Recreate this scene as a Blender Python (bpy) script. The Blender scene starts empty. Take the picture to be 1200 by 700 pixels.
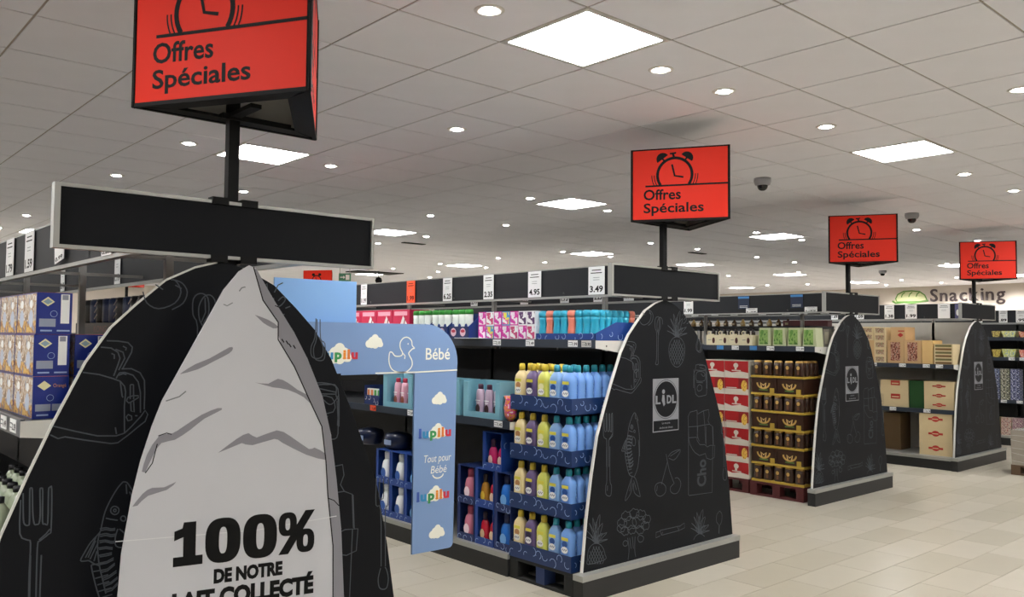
import bpy, math, random, json
from mathutils import Vector, Matrix
PI = math.pi
random.seed(7)
scene = bpy.context.scene
COL = scene.collection

# ------------------------------------------------------------------ camera
EYE = 1.6
F_PX, YAW, PITCH, ROLL = 981.6, 0.843889, 0.045719, 0.008393
fw = Vector((math.cos(YAW)*math.cos(PITCH), math.sin(YAW)*math.cos(PITCH), math.sin(PITCH)))
rt = Vector((math.sin(YAW), -math.cos(YAW), 0)); up = rt.cross(fw)
c_, s_ = math.cos(ROLL), math.sin(ROLL)
rt, up = c_*rt + s_*up, -s_*rt + c_*up
cam_data = bpy.data.cameras.new('camera'); cam_data.sensor_width = 36.0
cam_data.lens = F_PX/1200*36.0; cam_data.clip_start = 0.05; cam_data.clip_end = 100
cam = bpy.data.objects.new('camera', cam_data); COL.objects.link(cam)
M = Matrix.Identity(4)
for i in range(3):
    M[i][0] = rt[i]; M[i][1] = up[i]; M[i][2] = -fw[i]
M[0][3], M[1][3], M[2][3] = 0, 0, EYE
cam.matrix_world = M
scene.camera = cam

# ------------------------------------------------------------------ world, exposure
world = bpy.data.worlds.new('world'); scene.world = world; world.use_nodes = True
bg = world.node_tree.nodes['Background']; bg.inputs[0].default_value = (0.75, 0.8, 0.9, 1); bg.inputs[1].default_value = 0.3
vs = scene.view_settings
vs.view_transform = 'Standard'; vs.look = 'None'; vs.gamma = 1.0; vs.use_curve_mapping = False
vs.exposure = 0.75
PANEL_E = 26.0
SPOT_W = 22.0

# ------------------------------------------------------------------ materials
def lin(c):
    return tuple((x/12.92 if x <= 0.04045 else ((x+0.055)/1.055)**2.4) for x in c)
def hx(h):
    h = h.lstrip('#'); return lin(tuple(int(h[i:i+2], 16)/255 for i in (0, 2, 4)))
MATS = {}
def mat(name, col, rough=0.5, metal=0.0, noise=0.06, scale=8.0, bump=0.0, emit=None, spec=0.5, trans=0.0, alpha=None):
    if name in MATS: return MATS[name]
    m = bpy.data.materials.new(name); m.use_nodes = True
    nt = m.node_tree; b = nt.nodes['Principled BSDF']
    c = hx(col) if isinstance(col, str) else col
    if emit is not None:
        b.inputs['Base Color'].default_value = (*c, 1)
        b.inputs['Emission Color'].default_value = (*c, 1); b.inputs['Emission Strength'].default_value = emit
    else:
        tc = nt.nodes.new('ShaderNodeTexCoord'); nz = nt.nodes.new('ShaderNodeTexNoise')
        nz.inputs['Scale'].default_value = scale; nz.inputs['Detail'].default_value = 4
        nt.links.new(tc.outputs['Object'], nz.inputs['Vector'])
        rp = nt.nodes.new('ShaderNodeMapRange'); rp.inputs['To Min'].default_value = 1-noise; rp.inputs['To Max'].default_value = 1+noise
        nt.links.new(nz.outputs['Fac'], rp.inputs['Value'])
        mx = nt.nodes.new('ShaderNodeVectorMath'); mx.operation = 'SCALE'
        mx.inputs[0].default_value = c; nt.links.new(rp.outputs[0], mx.inputs['Scale'])
        nt.links.new(mx.outputs[0], b.inputs['Base Color'])
        if bump:
            bp = nt.nodes.new('ShaderNodeBump'); bp.inputs['Strength'].default_value = bump; bp.inputs['Distance'].default_value = 0.002
            n2 = nt.nodes.new('ShaderNodeTexNoise'); n2.inputs['Scale'].default_value = 160
            nt.links.new(tc.outputs['Object'], n2.inputs['Vector']); nt.links.new(n2.outputs['Fac'], bp.inputs['Height'])
            nt.links.new(bp.outputs[0], b.inputs['Normal'])
    b.inputs['Roughness'].default_value = rough; b.inputs['Metallic'].default_value = metal
    b.inputs['Specular IOR Level'].default_value = spec
    if trans: b.inputs['Transmission Weight'].default_value = trans
    if alpha is not None: b.inputs['Alpha'].default_value = alpha
    MATS[name] = m
    return m
def print_mat(name, cols, scale=18, rough=0.35, stretch=(1, 1, 1)):
    """a printed colour picture: soft blobs of several inks"""
    if name in MATS: return MATS[name]
    m = bpy.data.materials.new(name); m.use_nodes = True
    nt = m.node_tree; b = nt.nodes['Principled BSDF']
    tc = nt.nodes.new('ShaderNodeTexCoord'); mp = nt.nodes.new('ShaderNodeMapping'); mp.inputs['Scale'].default_value = stretch
    nz = nt.nodes.new('ShaderNodeTexNoise'); nz.inputs['Scale'].default_value = scale; nz.inputs['Detail'].default_value = 2
    nt.links.new(tc.outputs['Object'], mp.inputs[0]); nt.links.new(mp.outputs[0], nz.inputs['Vector'])
    cr = nt.nodes.new('ShaderNodeValToRGB'); cr.color_ramp.interpolation = 'CONSTANT'
    n = len(cols)
    while len(cr.color_ramp.elements) < n: cr.color_ramp.elements.new(0.5)
    for i, cc in enumerate(cols):
        e = cr.color_ramp.elements[i]; e.position = 0.0 if i == 0 else 0.33 + 0.34*(i-0.5)/max(1, n-1); e.color = (*hx(cc), 1)
    nt.links.new(nz.outputs['Fac'], cr.inputs[0]); nt.links.new(cr.outputs[0], b.inputs['Base Color'])
    b.inputs['Roughness'].default_value = rough
    MATS[name] = m
    return m

K_BLACK = mat('black_board', '#131519', 0.6, spec=0.15, noise=0.05)
K_PANEL = mat('slate_print_board', '#101217', 0.5, spec=0.15, noise=0.08, scale=3)
K_ALU = mat('brushed_aluminium', '#a9aaa6', 0.42, metal=0.55)
K_WHITEEDGE = mat('white_edge_strip', '#d9d9d4', 0.4)
K_SHELF = mat('dark_shelf_metal', '#26282b', 0.5, spec=0.4)
K_SHELFW = mat('pale_shelf_bracket', '#c9c8c2', 0.45)
K_RAIL = mat('slate_price_rail', '#343b46', 0.3)
K_FASCIA = mat('slate_fascia_board', '#202226', 0.6, spec=0.3)
K_POST = mat('grey_upright', '#8d8c88', 0.45, metal=0.2)
K_PLINTH = mat('charcoal_plinth', '#1c1d1e', 0.5)
K_BACK = mat('dark_back_panel', '#232427', 0.6)
K_BACKP = mat('pale_back_panel', '#b5b2a8', 0.6)
K_CARD = mat('white_price_card', '#eef0f0', 0.4)
K_CARDO = mat('orange_price_card', '#f0552a', 0.4)
K_INK = mat('black_ink', '#0b0b0c', 0.6, spec=0.2)
K_INKG = mat('grey_ink', '#777a7e', 0.6)
K_RED = mat('red_sign_face', '#e3301d', 0.5, spec=0.15, noise=0.03, scale=3)
K_CHALK = mat('chalk_line', '#4f545a', 0.8, spec=0.2)
K_LOGOG = mat('logo_grey', '#83868c', 0.6)
K_CARDB = mat('white_cardboard', '#c9cacf', 0.6, spec=0.2, noise=0.03, scale=4)
K_CARDG = mat('printed_grey_rock', '#88878f', 0.6)
K_KRAFT = mat('kraft_cardboard', '#c9a678', 0.75, noise=0.07)
K_KRAFTP = mat('pale_carton_board', '#d2bf96', 0.75, noise=0.06)
K_BLUEC = mat('navy_carton_board', '#1b3f88', 0.45)
K_NAVYC = mat('deep_navy_carton', '#172a5e', 0.45)
K_RING = mat('pale_print_ring', '#9db4dc', 0.5)
K_WHITE = mat('white_plastic', '#e8e8e6', 0.35)

# ------------------------------------------------------------------ mesh helper
def text_mesh_data(s, bold, cache={}):
    k = (s, bold)
    if k in cache: return cache[k]
    cu = bpy.data.curves.new('t', 'FONT'); cu.body = s; cu.size = 1.0; cu.offset = bold; cu.resolution_u = 3
    o = bpy.data.objects.new('t', cu); COL.objects.link(o)
    me = bpy.data.meshes.new_from_object(o.evaluated_get(bpy.context.evaluated_depsgraph_get()))
    vs_ = [(v.co.x, v.co.y) for v in me.vertices]; fs = [tuple(p.vertices) for p in me.polygons]
    bpy.data.objects.remove(o); bpy.data.curves.remove(cu); bpy.data.meshes.remove(me)
    if vs_:
        x0 = min(v[0] for v in vs_); x1 = max(v[0] for v in vs_)
    else: x0 = x1 = 0
    cache[k] = (vs_, fs, x0, x1)
    return cache[k]
CAP = 0.73  # cap height of the built-in face at size 1

class Frame:
    """a flat face to print on: origin, right, up (normal = right x up)"""
    def __init__(s, o, r, u): s.o = Vector(o); s.r = Vector(r).normalized(); s.u = Vector(u).normalized(); s.n = s.r.cross(s.u)
    def p(s, a, b, d=0.0): return s.o + s.r*a + s.u*b + s.n*d
FX = lambda x, y, z: Frame((x, y, z), (0, -1, 0), (0, 0, 1))     # faces -X
FY = lambda x, y, z: Frame((x, y, z), (1, 0, 0), (0, 0, 1))      # faces -Y

class MB:
    def __init__(s): s.v = []; s.f = []; s.mi = []; s.mats = []
    def m(s, mt):
        if mt not in s.mats: s.mats.append(mt)
        return s.mats.index(mt)
    def add(s, vs_, fs, mt):
        b = len(s.v); k = s.m(mt)
        s.v += [tuple(v) for v in vs_]
        for f in fs: s.f.append(tuple(b+i for i in f)); s.mi.append(k)
        return s
    def box(s, x0, x1, y0, y1, z0, z1, mt):
        return s.add([(x0,y0,z0),(x1,y0,z0),(x1,y1,z0),(x0,y1,z0),(x0,y0,z1),(x1,y0,z1),(x1,y1,z1),(x0,y1,z1)],
                     [(0,3,2,1),(4,5,6,7),(0,1,5,4),(1,2,6,5),(2,3,7,6),(3,0,4,7)], mt)
    def prism(s, fr, poly, d0, d1, mt, side=None):
        n = len(poly); b = [fr.p(a, c, d0) for a, c in poly]+[fr.p(a, c, d1) for a, c in poly]
        s.add(b, [tuple(range(n, 2*n)), tuple(range(n-1, -1, -1))], mt)
        s.add(b, [(i, (i+1) % n, n+(i+1) % n, n+i) for i in range(n)], side or mt)
        return s
    def poly(s, fr, pts, mt, d=0.0008): return s.add([fr.p(a, b, d) for a, b in pts], [tuple(range(len(pts)))], mt)
    def rect(s, fr, a0, a1, b0, b1, mt, d=0.0008): return s.poly(fr, [(a0,b0),(a1,b0),(a1,b1),(a0,b1)], mt, d)
    def disc(s, fr, a, b, ra, rb, mt, d=0.0008, n=20, t0=0, t1=2*PI, full=True):
        pts = [(a+ra*math.cos(t0+(t1-t0)*i/n), b+rb*math.sin(t0+(t1-t0)*i/n)) for i in range(n if full else n+1)]
        return s.poly(fr, pts, mt, d)
    def line(s, fr, pts, w, mt, d=0.0010, closed=False):
        n = len(pts)
        if n < 2: return s
        vs_ = []; P = [Vector(p) for p in pts]
        for i in range(n):
            a = P[i-1] if (i > 0 or closed) else P[i]; b = P[(i+1) % n] if (i < n-1 or closed) else P[i]
            t = (b-a)
            if t.length < 1e-9: t = Vector((1, 0))
            t.normalize(); q = Vector((-t.y, t.x))*w/2
            vs_ += [fr.p(*(P[i]-q), d), fr.p(*(P[i]+q), d)]
        fs = [(2*i, 2*((i+1) % n), 2*((i+1) % n)+1, 2*i+1) for i in range(n if closed else n-1)]
        return s.add(vs_, fs, mt)
    def arc(s, fr, a, b, ra, rb, t0, t1, w, mt, d=0.001, n=20):
        return s.line(fr, [(a+ra*math.cos(t0+(t1-t0)*i/n), b+rb*math.sin(t0+(t1-t0)*i/n)) for i in range(n+1)], w, mt, d)
    def text(s, fr, a, b, cap, txt, mt, d=0.0012, bold=0.0, sx=1.0, align='L', width=None, shear=0.0):
        vs_, fs, x0, x1 = text_mesh_data(txt, bold)
        k = cap/CAP
        if width: sx = width/max(1e-6, (x1-x0)*k)
        w = (x1-x0)*k*sx
        off = {'L': 0, 'C': -w/2, 'R': -w}[align]
        return s.add([fr.p(a+off+(x-x0)*k*sx+shear*y*k, b+y*k, d) for x, y in vs_], fs, mt)
    def lathe(s, prof, mt, c=(0, 0, 0), n=12, sx=1.0, sy=1.0, sq=None, cap=True):
        vs_ = []
        for r, z in prof:
            for i in range(n):
                t = 2*PI*i/n; ct, st = math.cos(t), math.sin(t)
                if sq: ct = math.copysign(abs(ct)**sq, ct); st = math.copysign(abs(st)**sq, st)
                vs_.append((c[0]+r*ct*sx, c[1]+r*st*sy, c[2]+z))
        fs = []
        for k in range(len(prof)-1):
            for i in range(n): fs.append((k*n+i, k*n+(i+1) % n, (k+1)*n+(i+1) % n, (k+1)*n+i))
        if cap: fs.append(tuple(range(n-1, -1, -1))); fs.append(tuple((len(prof)-1)*n+i for i in range(n)))
        return s.add(vs_, fs, mt)
    def tube(s, p0, p1, r, mt, n=8):
        p0, p1 = Vector(p0), Vector(p1); t = (p1-p0).normalized()
        a = t.cross(Vector((0, 0, 1)) if abs(t.z) < 0.9 else Vector((1, 0, 0))).normalized(); b = t.cross(a)
        vs_ = [p + a*r*math.cos(2*PI*i/n)+b*r*math.sin(2*PI*i/n) for p in (p0, p1) for i in range(n)]
        return s.add(vs_, [(i, (i+1) % n, n+(i+1) % n, n+i) for i in range(n)]+[tuple(range(n)), tuple(range(2*n-1, n-1, -1))], mt)
    def mesh(s, name, smooth=False):
        me = bpy.data.meshes.new(name); me.from_pydata(s.v, [], s.f)
        for mt in s.mats: me.materials.append(mt)
        me.polygons.foreach_set('material_index', s.mi)
        if smooth: me.polygons.foreach_set('use_smooth', [len(p.vertices) == 4 for p in me.polygons])
        me.update(); return me

def tag(o, label=None, cat=None, group=None, kind=None):
    if label: o['label'] = label
    if cat: o['category'] = cat
    if group: o['group'] = group
    if kind: o['kind'] = kind
    return o
def link(name, me, parent=None, loc=(0, 0, 0)):
    o = bpy.data.objects.new(name, me); COL.objects.link(o); o.location = loc
    if parent: o.parent = parent
    return o
def part(name, mb, parent, label=None, smooth=False, kind=None):
    return tag(link(name, mb.mesh(name, smooth), parent), label, kind=kind)
def thing(name, label, cat, loc=(0, 0, 0), rz=0, group=None):
    o = link(name, None, None, loc); o.rotation_euler = (0, 0, rz); o.empty_display_size = 0.1
    return tag(o, label, cat, group)
def struct(name, mb, label=None):
    return tag(link(name, mb.mesh(name)), label, kind='structure')
class Proto:
    """kind of thing with its parts; place() makes an object per thing and per part, sharing meshes"""
    def __init__(s, name, cat, parts): s.name = name; s.cat = cat; s.parts = [(n, mb.mesh(n, sm), pi) for n, mb, sm, pi in parts]
    def place(s, loc, label, group=None, rz=0, single=None):
        if len(s.parts) == 1:
            o = link(s.name, s.parts[0][1], None, loc); o.rotation_euler = (0, 0, rz)
            return tag(o, label, s.cat, group)
        r = thing(s.name, label, s.cat, loc, rz, group); made = []
        for n, me, pi in s.parts:
            made.append(link(n, me, r if pi is None else made[pi]))
        return r
ORD = ['first', 'second', 'third', 'fourth', 'fifth', 'sixth', 'seventh', 'eighth', 'ninth', 'tenth', 'eleventh', 'twelfth', 'thirteenth', 'fourteenth', 'fifteenth', 'sixteenth']

# ------------------------------------------------------------------ setting
X0, X1, Y0, Y1, ZC = -6.6, 23.6, -7.8, 26.4, 3.07
mb = MB().box(X0, X1, Y0, Y1, -0.1, -0.003, mat('floor_joint_mortar', '#8f8674', 0.8))
floor = struct('floor', mb)
# floor tiles 0.6 x 0.3, 300 nearest in view as parts
K_TILE = [mat('floor_tile_%s' % n, c, 0.32, noise=0.10, scale=2.2, spec=0.45) for n, c in (('sand', '#b0aa9b'), ('cream', '#b6b0a2'), ('stone', '#a9a393'))]
def visible(x, y, z, m=60):
    d = Vector((x, y, z-EYE)); zz = d.dot(fw)
    if zz < 0.3: return None
    px = 600+F_PX*d.dot(rt)/zz; py = 350-F_PX*d.dot(up)/zz
    return zz if (-m < px < 1200+m and -m < py < 700+m) else None
tiles = []
nx = int((X1-X0)/0.6); ny = int((Y1-Y0)/0.3)
for i in range(nx+1):
    for j in range(ny+1):
        x = X0+0.05+0.6*i+(0.3 if j % 2 else 0); y = Y0-0.007+0.3*j
        if x+0.6 > X1+0.3 or y+0.3 > Y1+.3: continue
        hidden = any(gx-0.02 < x and x+0.6 < gx+1.62 and y > gy for gx, gy in ((0.42, 3.0), (3.78, 3.6), (7.6, 4.2), (10.95, 4.2)))
        v = visible(x+0.3, y+0.15, 0)
        tiles.append((v if (v and not hidden) else 999, x, y))
tiles.sort()
tm = []
for k in K_TILE:
    t = MB().box(0, 0.597, 0, 0.297, -0.004, 0.0, k); tm.append(t.mesh('floor_tile'))
for d, x, y in tiles[:300]: link('floor_tile', random.choice(tm), floor, (x, y, 0))
mb = MB()
for d, x, y in tiles[300:]:
    mb.add([(x, y, 0), (x+0.597, y, 0), (x+0.597, y+0.297, 0), (x, y+0.297, 0)], [(0, 1, 2, 3)], random.choice(K_TILE))
part('floor_tile_field', mb, floor, kind='stuff')
# ceiling grid 0.6
GX, GY = 2.075, 3.118
K_CT = mat('mineral_ceiling_tile', '#ececf4', 0.9, noise=0.03, scale=5, bump=0.25)
K_GRID = mat('ceiling_grid_bar', '#a39a93', 0.6)
ceiling = struct('ceiling', MB().box(X0, X1, Y0, Y1, ZC+0.012, ZC+0.1, mat('ceiling_void', '#6f6a64', 0.9)))
panels = []
COLS = {2: 0, 8: 6}   # panel columns by tile index
panel_cells = []
for i in (-11, -5, 1, 7, 14, 19, 25, 31):
    for j in (-13, -7, -1, 5, 11, 17, 23, 29, 35):  # rearmost row is added out of view to brighten upright faces
        panel_cells.append((i, j))
panel_cells = [(i, j) for i, j in panel_cells if X0+.3 < GX+.6*i and GX+.6*(i+1) < X1-.2 and Y0+.3 < GY+.6*j and GY+.6*(j+1) < Y1-.2]
panel_cells = [c for c in panel_cells if not (c[0] == 19 and c[1] < 0)]
hole_cells = [(13, 22), (14, 22)]
ct = []
for i in range(-15, 36):
    for j in range(-19, 39):
        x, y = GX+0.6*i, GY+0.6*j
        if x < X0-0.3 or y < Y0-0.3 or x+0.3 > X1 or y+0.3 > Y1: continue
        if (i, j) in panel_cells or (i, j) in hole_cells: continue
        v = visible(x+0.3, y+0.3, ZC)
        ct.append((v or 999, x, y))
ct.sort()
me = MB().box(0.006, 0.594, 0.006, 0.594, -0.004, 0.014, K_CT).mesh('ceiling_tile')
for d, x, y in ct[:300]: link('ceiling_tile', me, ceiling, (x, y, ZC))
mb = MB()
for d, x, y in ct[300:]: mb.box(x+0.006, x+0.594, y+0.006, y+0.594, ZC-0.004, ZC+0.014, K_CT)
part('ceiling_tile_field', mb, ceiling, kind='stuff')
mb = MB()
for i in range(-15, 37): 
    if X0 < GX+.6*i < X1: mb.box(GX+.6*i-0.007, GX+.6*i+0.007, Y0, Y1, ZC, ZC+0.013, K_GRID)
for j in range(-19, 40):
    if Y0 < GY+.6*j < Y1: mb.box(X0, X1, GY+.6*j-0.007, GY+.6*j+0.007, ZC, ZC+0.013, K_GRID)
part('ceiling_grid', mb, ceiling, kind='stuff')
K_WALL = mat('painted_wall', '#d2c8bd', 0.8, noise=0.02)
struct('wall_right', MB().box(X1, X1+0.15, Y0, Y1, 0, ZC+0.1, K_WALL))
struct('wall_back', MB().box(X0, X1, Y1, Y1+0.15, 0, ZC+0.1, K_WALL))
struct('wall_left', MB().box(X0-0.15, X0, Y0, Y1, 0, ZC+0.1, K_WALL))
struct('wall_front', MB().box(X0, X1, Y0-0.15, Y0, 0, ZC+0.1, K_WALL))
struct('baseboard_right', MB().box(X1-0.03, X1, Y0, Y1, 0, 0.12, K_PLINTH))

# ------------------------------------------------------------------ ceiling lights
K_DIFF = mat('lit_diffuser', (1.0, 1.0, 1.0), emit=PANEL_E)
K_LENS = mat('lit_spot_lens', (1.0, 0.95, 0.88), emit=55.0)
K_FRAMEW = mat('white_lamp_frame', '#d8d6d2', 0.4)
fr_ = MB()
for a in ((0.005, 0.03, 0.005, 0.595), (0.57, 0.595, 0.005, 0.595), (0.03, 0.57, 0.005, 0.03), (0.03, 0.57, 0.57, 0.595)): fr_.box(a[0], a[1], a[2], a[3], -0.006, 0.012, K_FRAMEW)
df = MB().box(0.03, 0.57, 0.03, 0.57, -0.003, 0.01, K_DIFF)
PLIGHT = Proto('ceiling_light', 'ceiling light', [('frame', fr_, False, None), ('diffuser', df, False, None)])
crow = {-13: 'added far behind the viewpoint', -7: 'behind the viewpoint', -1: 'nearest row of panels', 5: 'second row of panels', 11: 'third row of panels', 17: 'fourth row of panels', 23: 'fifth row of panels', 29: 'sixth row of panels', 35: 'farthest row of panels'}
ccol = {-11: 'outermost column at the left wall', -5: 'column left of the frame', 1: 'leftmost column', 7: 'second column from the left', 14: 'third column from the left', 19: 'fourth column from the left', 25: 'fifth column from the left', 31: 'column by the right wall'}
special = {(1, -1): 'large square lit ceiling panel, biggest and nearest one, top centre', (7, -1): 'square lit ceiling panel at upper right above the two rear dome cameras',
           (1, 5): 'square lit ceiling panel crossed by the nearest black sign pole', (7, 5): 'square lit ceiling panel left of the second red sign'}
for i, j in panel_cells:
    PLIGHT.place((GX+.6*i, GY+.6*j, ZC), special.get((i, j), 'square lit ceiling panel, %s, %s' % (crow[j], ccol[i])), 'square lit panels in the grid ceiling')
def spot_lamp(o, power, tilt=(0, 0), size=1.75):
    ld = bpy.data.lights.new('spot_beam', 'SPOT'); ld.energy = power; ld.spot_size = size; ld.spot_blend = 0.9
    ld.shadow_soft_size = 0.045; ld.color = (1.0, 0.96, 0.92)
    lo = bpy.data.objects.new('spot_beam', ld); COL.objects.link(lo); lo.parent = o; lo.location = (0, 0, -0.03)
    lo.rotation_euler = (tilt[0], tilt[1], 0)
ring = MB().lathe([(0.040, 0.010), (0.040, -0.004), (0.062, -0.006), (0.070, -0.001), (0.070, 0.010)], K_FRAMEW, n=20, cap=False)
lens = MB().lathe([(0.001, -0.012), (0.030, -0.009), (0.040, 0.004)], K_LENS, n=16, cap=False)
SPOT = Proto('ceiling_spotlight', 'spotlight', [('trim_ring', ring, True, None), ('lens', lens, True, None)])
spots = []
for x, row in ((2.375, 'above the left side of the nearest gondola'), (3.6, 'above the aisle left of the second gondola')):
    for y in (-1.0, 1.0, 2.84, 4.65, 6.42, 8.2, 10.0, 11.8, 13.5, 15.3): spots.append((x, y, row))
for x in (5.98, 7.2): 
    for y in (6.45, 8.23, 10.0, 11.3, 13.4, 15.2, 17.0): spots.append((x, y, 'above the aisle %s the third gondola' % ('before' if x < 6 else 'close to')))
for x in (10.14, 11.35):
    for y in (4.7, 6.35, 8.2, 10.1, 11.8, 13.6, 15.3): spots.append((x, y, 'above the %s side of the third aisle' % ('left' if x < 11 else 'right')))
for x, y in ((4.19, 2.836), (5.40, 2.833), (7.83, 2.826), (9.04, 2.814), (5.41, 1.64), (7.83, 1.0), (10.2, 2.8), (11.4, 2.8), (12.9, 2.8), (6.6, -1), (9, -1), (12, 0.5)): spots.append((x, y, 'above the open floor before the gondola ends'))
for x, y in ((13.2, 4.6), (13.2, 8.26), (14.56, 8.3), (14.6, 12.1), (16.8, 9.48), (16.7, 11.2), (16.8, 6.4), (18.2, 4.2), (18.2, 13), (20.3, 12.38), (20.6, 11.37), (20.45, 10.08), (20.6, 8.9), (20.6, 7.64), (20.6, 6.4), (12.3, 16.93)): spots.append((x, y, 'far off towards the right wall'))
hwords = ['second aisle', 'fourth aisle']
rc = {}
spots.sort(key=lambda a: (a[2], a[0], a[1]))
for x, y, row in spots:
    # keep clear of panel cells
    gi, gj = (x-GX)/.6, (y-GY)/.6
    if (math.floor(gi), math.floor(gj)) in panel_cells: y += 0.6
    key = (row,); n = rc.get(key, 0); rc[key] = n+1
    o = SPOT.place((x, y, ZC-0.004), 'round ceiling spotlight, %s %s' % (ORD[n] if n < 16 else 'last', row), 'round spotlights in the ceiling')
    spot_lamp(o, SPOT_W)
# three spotlights that wash the snacking wall
for k, y in enumerate((10.0, 8.6, 7.3)):
    o = SPOT.place((22.2, y, ZC-0.004), '%s of the three wall-wash spotlights over the bread sign, from the left' % ORD[k], 'wall washing spotlights')
    spot_lamp(o, 260, tilt=(0, -0.75), size=1.5)

# cameras, exit sign, vents
K_DOME = mat('dark_camera_dome', '#0c0c10', 0.12)
dome_base = MB().lathe([(0.075, 0), (0.078, -0.03), (0.066, -0.062), (0.05, -0.066)], mat('camera_housing', '#9a9aa0', 0.4), n=20)
dome_ball = MB().lathe([(0.048, -0.066), (0.045, -0.085), (0.034, -0.103), (0.018, -0.112), (0.001, -0.114)], K_DOME, n=18, cap=False)
DOME = Proto('dome_camera', 'camera', [('housing', dome_base, True, None), ('dome', dome_ball, True, None)])
DOME.place((6.75, 4.16, ZC-0.004), 'small grey dome security camera on the ceiling, right of the second red sign', 'dome cameras')
DOME.place((9.85, 4.13, ZC-0.004), 'small grey dome security camera on the ceiling, right of the third red sign', 'dome cameras')
DOME.place((17.6, 8.0, ZC-0.004), 'tiny far dome camera on the ceiling over the bread icon', 'dome cameras')
t = thing('ceiling_opening', 'dark open ceiling cell with a hanging round black speaker', 'ceiling opening', (10.25, 16.6, ZC))
part('lifted_tile_edge', MB().box(-0.35, 0.85, -0.3, 0.3, -0.02, 0.011, K_BLACK), t)
part('hanging_rod', MB().tube((0.1, -0.4, 0.0), (0.1, -0.4, -0.16), 0.01, K_BLACK), t)
part('speaker_ball', MB().lathe([(0.001, -0.30), (0.06, -0.28), (0.08, -0.22), (0.06, -0.16), (0.001, -0.14)], K_BLACK, c=(0.1, -0.4, 0), n=14, cap=False), t, smooth=True)
t = thing('exit_sign', 'small green and white emergency exit sign hanging from the ceiling', 'exit sign', (9.3, 15.9, ZC-0.30))
fE = Frame((0, 0, 0), (0.75, -0.66, 0), (0, 0, 1))
part('sign_box', MB().prism(fE, [(-0.13, 0), (0.13, 0), (0.13, 0.17), (-0.13, 0.17)], -0.03, 0, mat('exit_green', '#3f7f62', 0.4)), t)
e = MB(); e.rect(fE, 0.02, 0.10, 0.03, 0.14, K_WHITE); e.line(fE, [(-0.10, 0.085), (-0.02, 0.085)], 0.02, K_WHITE); e.poly(fE, [(-0.03, 0.05), (0.01, 0.085), (-0.03, 0.12)], K_WHITE); part('pictogram', e, t)
part('suspension', MB().tube((-0.08, 0.07, 0.17), (-0.08, 0.07, 0.30), 0.006, K_POST).tube((0.08, -0.07, 0.17), (0.08, -0.07, 0.30), 0.006, K_POST), t)
for k, (x, y) in enumerate(((5.9, 9.9), (7.6, 10.9), (11.9, 8.6))):
    v = MB().box(-0.2, 0.2, -0.05, 0.05, -0.012, 0, K_BLACK)
    o = tag(link('ceiling_vent', v.mesh('ceiling_vent'), None, (x, y, ZC-0.002)), 'narrow dark slot vent in the ceiling, %s of three from the left' % ORD[k], 'vent', 'slot vents')

# ------------------------------------------------------------------ wall sign "Snacking"
t = thing('wall_lettering', 'large dark letters reading Snacking on the lit far right wall', 'wall sign', (X1, 9.42, 2.655))
fW = FX(0, 0, 0)
K_LET = mat('lettering_grey', '#4a3f40', 0.35, metal=0.3)
xcur = 0.0
for ch in 'Snacking':
    e = MB(); vs_, fs, a0, a1 = text_mesh_data(ch, 0.012); k = 0.345/CAP
    e.add([fW.p(xcur+(x-a0)*k, y*k, 0.05) for x, y in vs_], fs, K_LET)
    e.add([fW.p(xcur+(x-a0)*k, y*k, 0.015) for x, y in vs_], fs, K_LET)
    part('letter', e, t); xcur += (a1-a0)*k+0.056
t = thing('bread_icon', 'green outlined loaf of bread icon on the wall left of the lettering', 'wall sign', (X1, 10.42, 2.63))
loaf = [(0.0, 0.03), (0.1, 0.03), (0.88, 0.03), (0.9, 0.08), (0.85, 0.2), (0.72, 0.30), (0.5, 0.33), (0.28, 0.32), (0.12, 0.24), (0.06, 0.12)]
part('loaf', MB().prism(fW, loaf, 0.001, 0.02, mat('pale_crust', '#c9cf9d', 0.6)), t)
e = MB(); e.line(fW, loaf[1:], 0.035, mat('leaf_green', '#5d8c3a', 0.5), 0.022, closed=True); e.line(fW, [(-0.03, 0.06), (0.06, 0.0), (0.3, 0.02), (0.5, -0.01), (0.7, 0.02), (0.95, 0.05)], 0.05, mat('leaf_green', '#5d8c3a'), 0.024)
for a in (0.22, 0.42, 0.62): e.line(fW, [(a, 0.16), (a+0.03, 0.24), (a+0.1, 0.29)], 0.03, mat('leaf_green', '#5d8c3a'), 0.023)
part('outline', e, t)

# ------------------------------------------------------------------ gondolas
def price_card(mb, fr, a, b, w, h, price, orange=False, title=True):
    """card with left-bottom corner a,b on frame"""
    mb.prism(fr, [(a, b), (a+w, b), (a+w, b+h), (a, b+h)], 0.0, 0.003, K_CARDO if orange else K_CARD)
    ink = K_INK
    mb.text(fr, a+w/2, b+h*0.10, h*0.22, price, ink, 0.0036, bold=0.03, align='C', width=w*0.82)
    if title:
        mb.rect(fr, a+w*0.22, a+w*0.80, b+h*0.86, b+h*0.89, ink, 0.0036); mb.rect(fr, a+w*0.15, a+w*0.85, b+h*0.76, b+h*0.79, ink, 0.0036)
        mb.rect(fr, a+w*0.3, a+w*0.7, b+h*0.60, b+h*0.615, K_INKG, 0.0036); mb.rect(fr, a+w*0.3, a+w*0.7, b+h*0.52, b+h*0.535, K_INKG, 0.0036)
def tag_card(mb, fr, a, b, w=0.075, h=0.036, price='1.99', col=None):
    mb.prism(fr, [(a, b), (a+w, b), (a+w, b+h), (a, b+h)], 0.0, 0.002, col or K_CARD)
    mb.rect(fr, a+w*0.06, a+w*0.45, b+h*0.62, b+h*0.72, K_INKG, 0.0026); mb.rect(fr, a+w*0.06, a+w*0.40, b+h*0.3, b+h*0.38, K_INKG, 0.0026)
    mb.text(fr, a+w*0.97, b+h*0.2, h*0.5, price, K_INK, 0.0026, bold=0.02, align='R')

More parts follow.
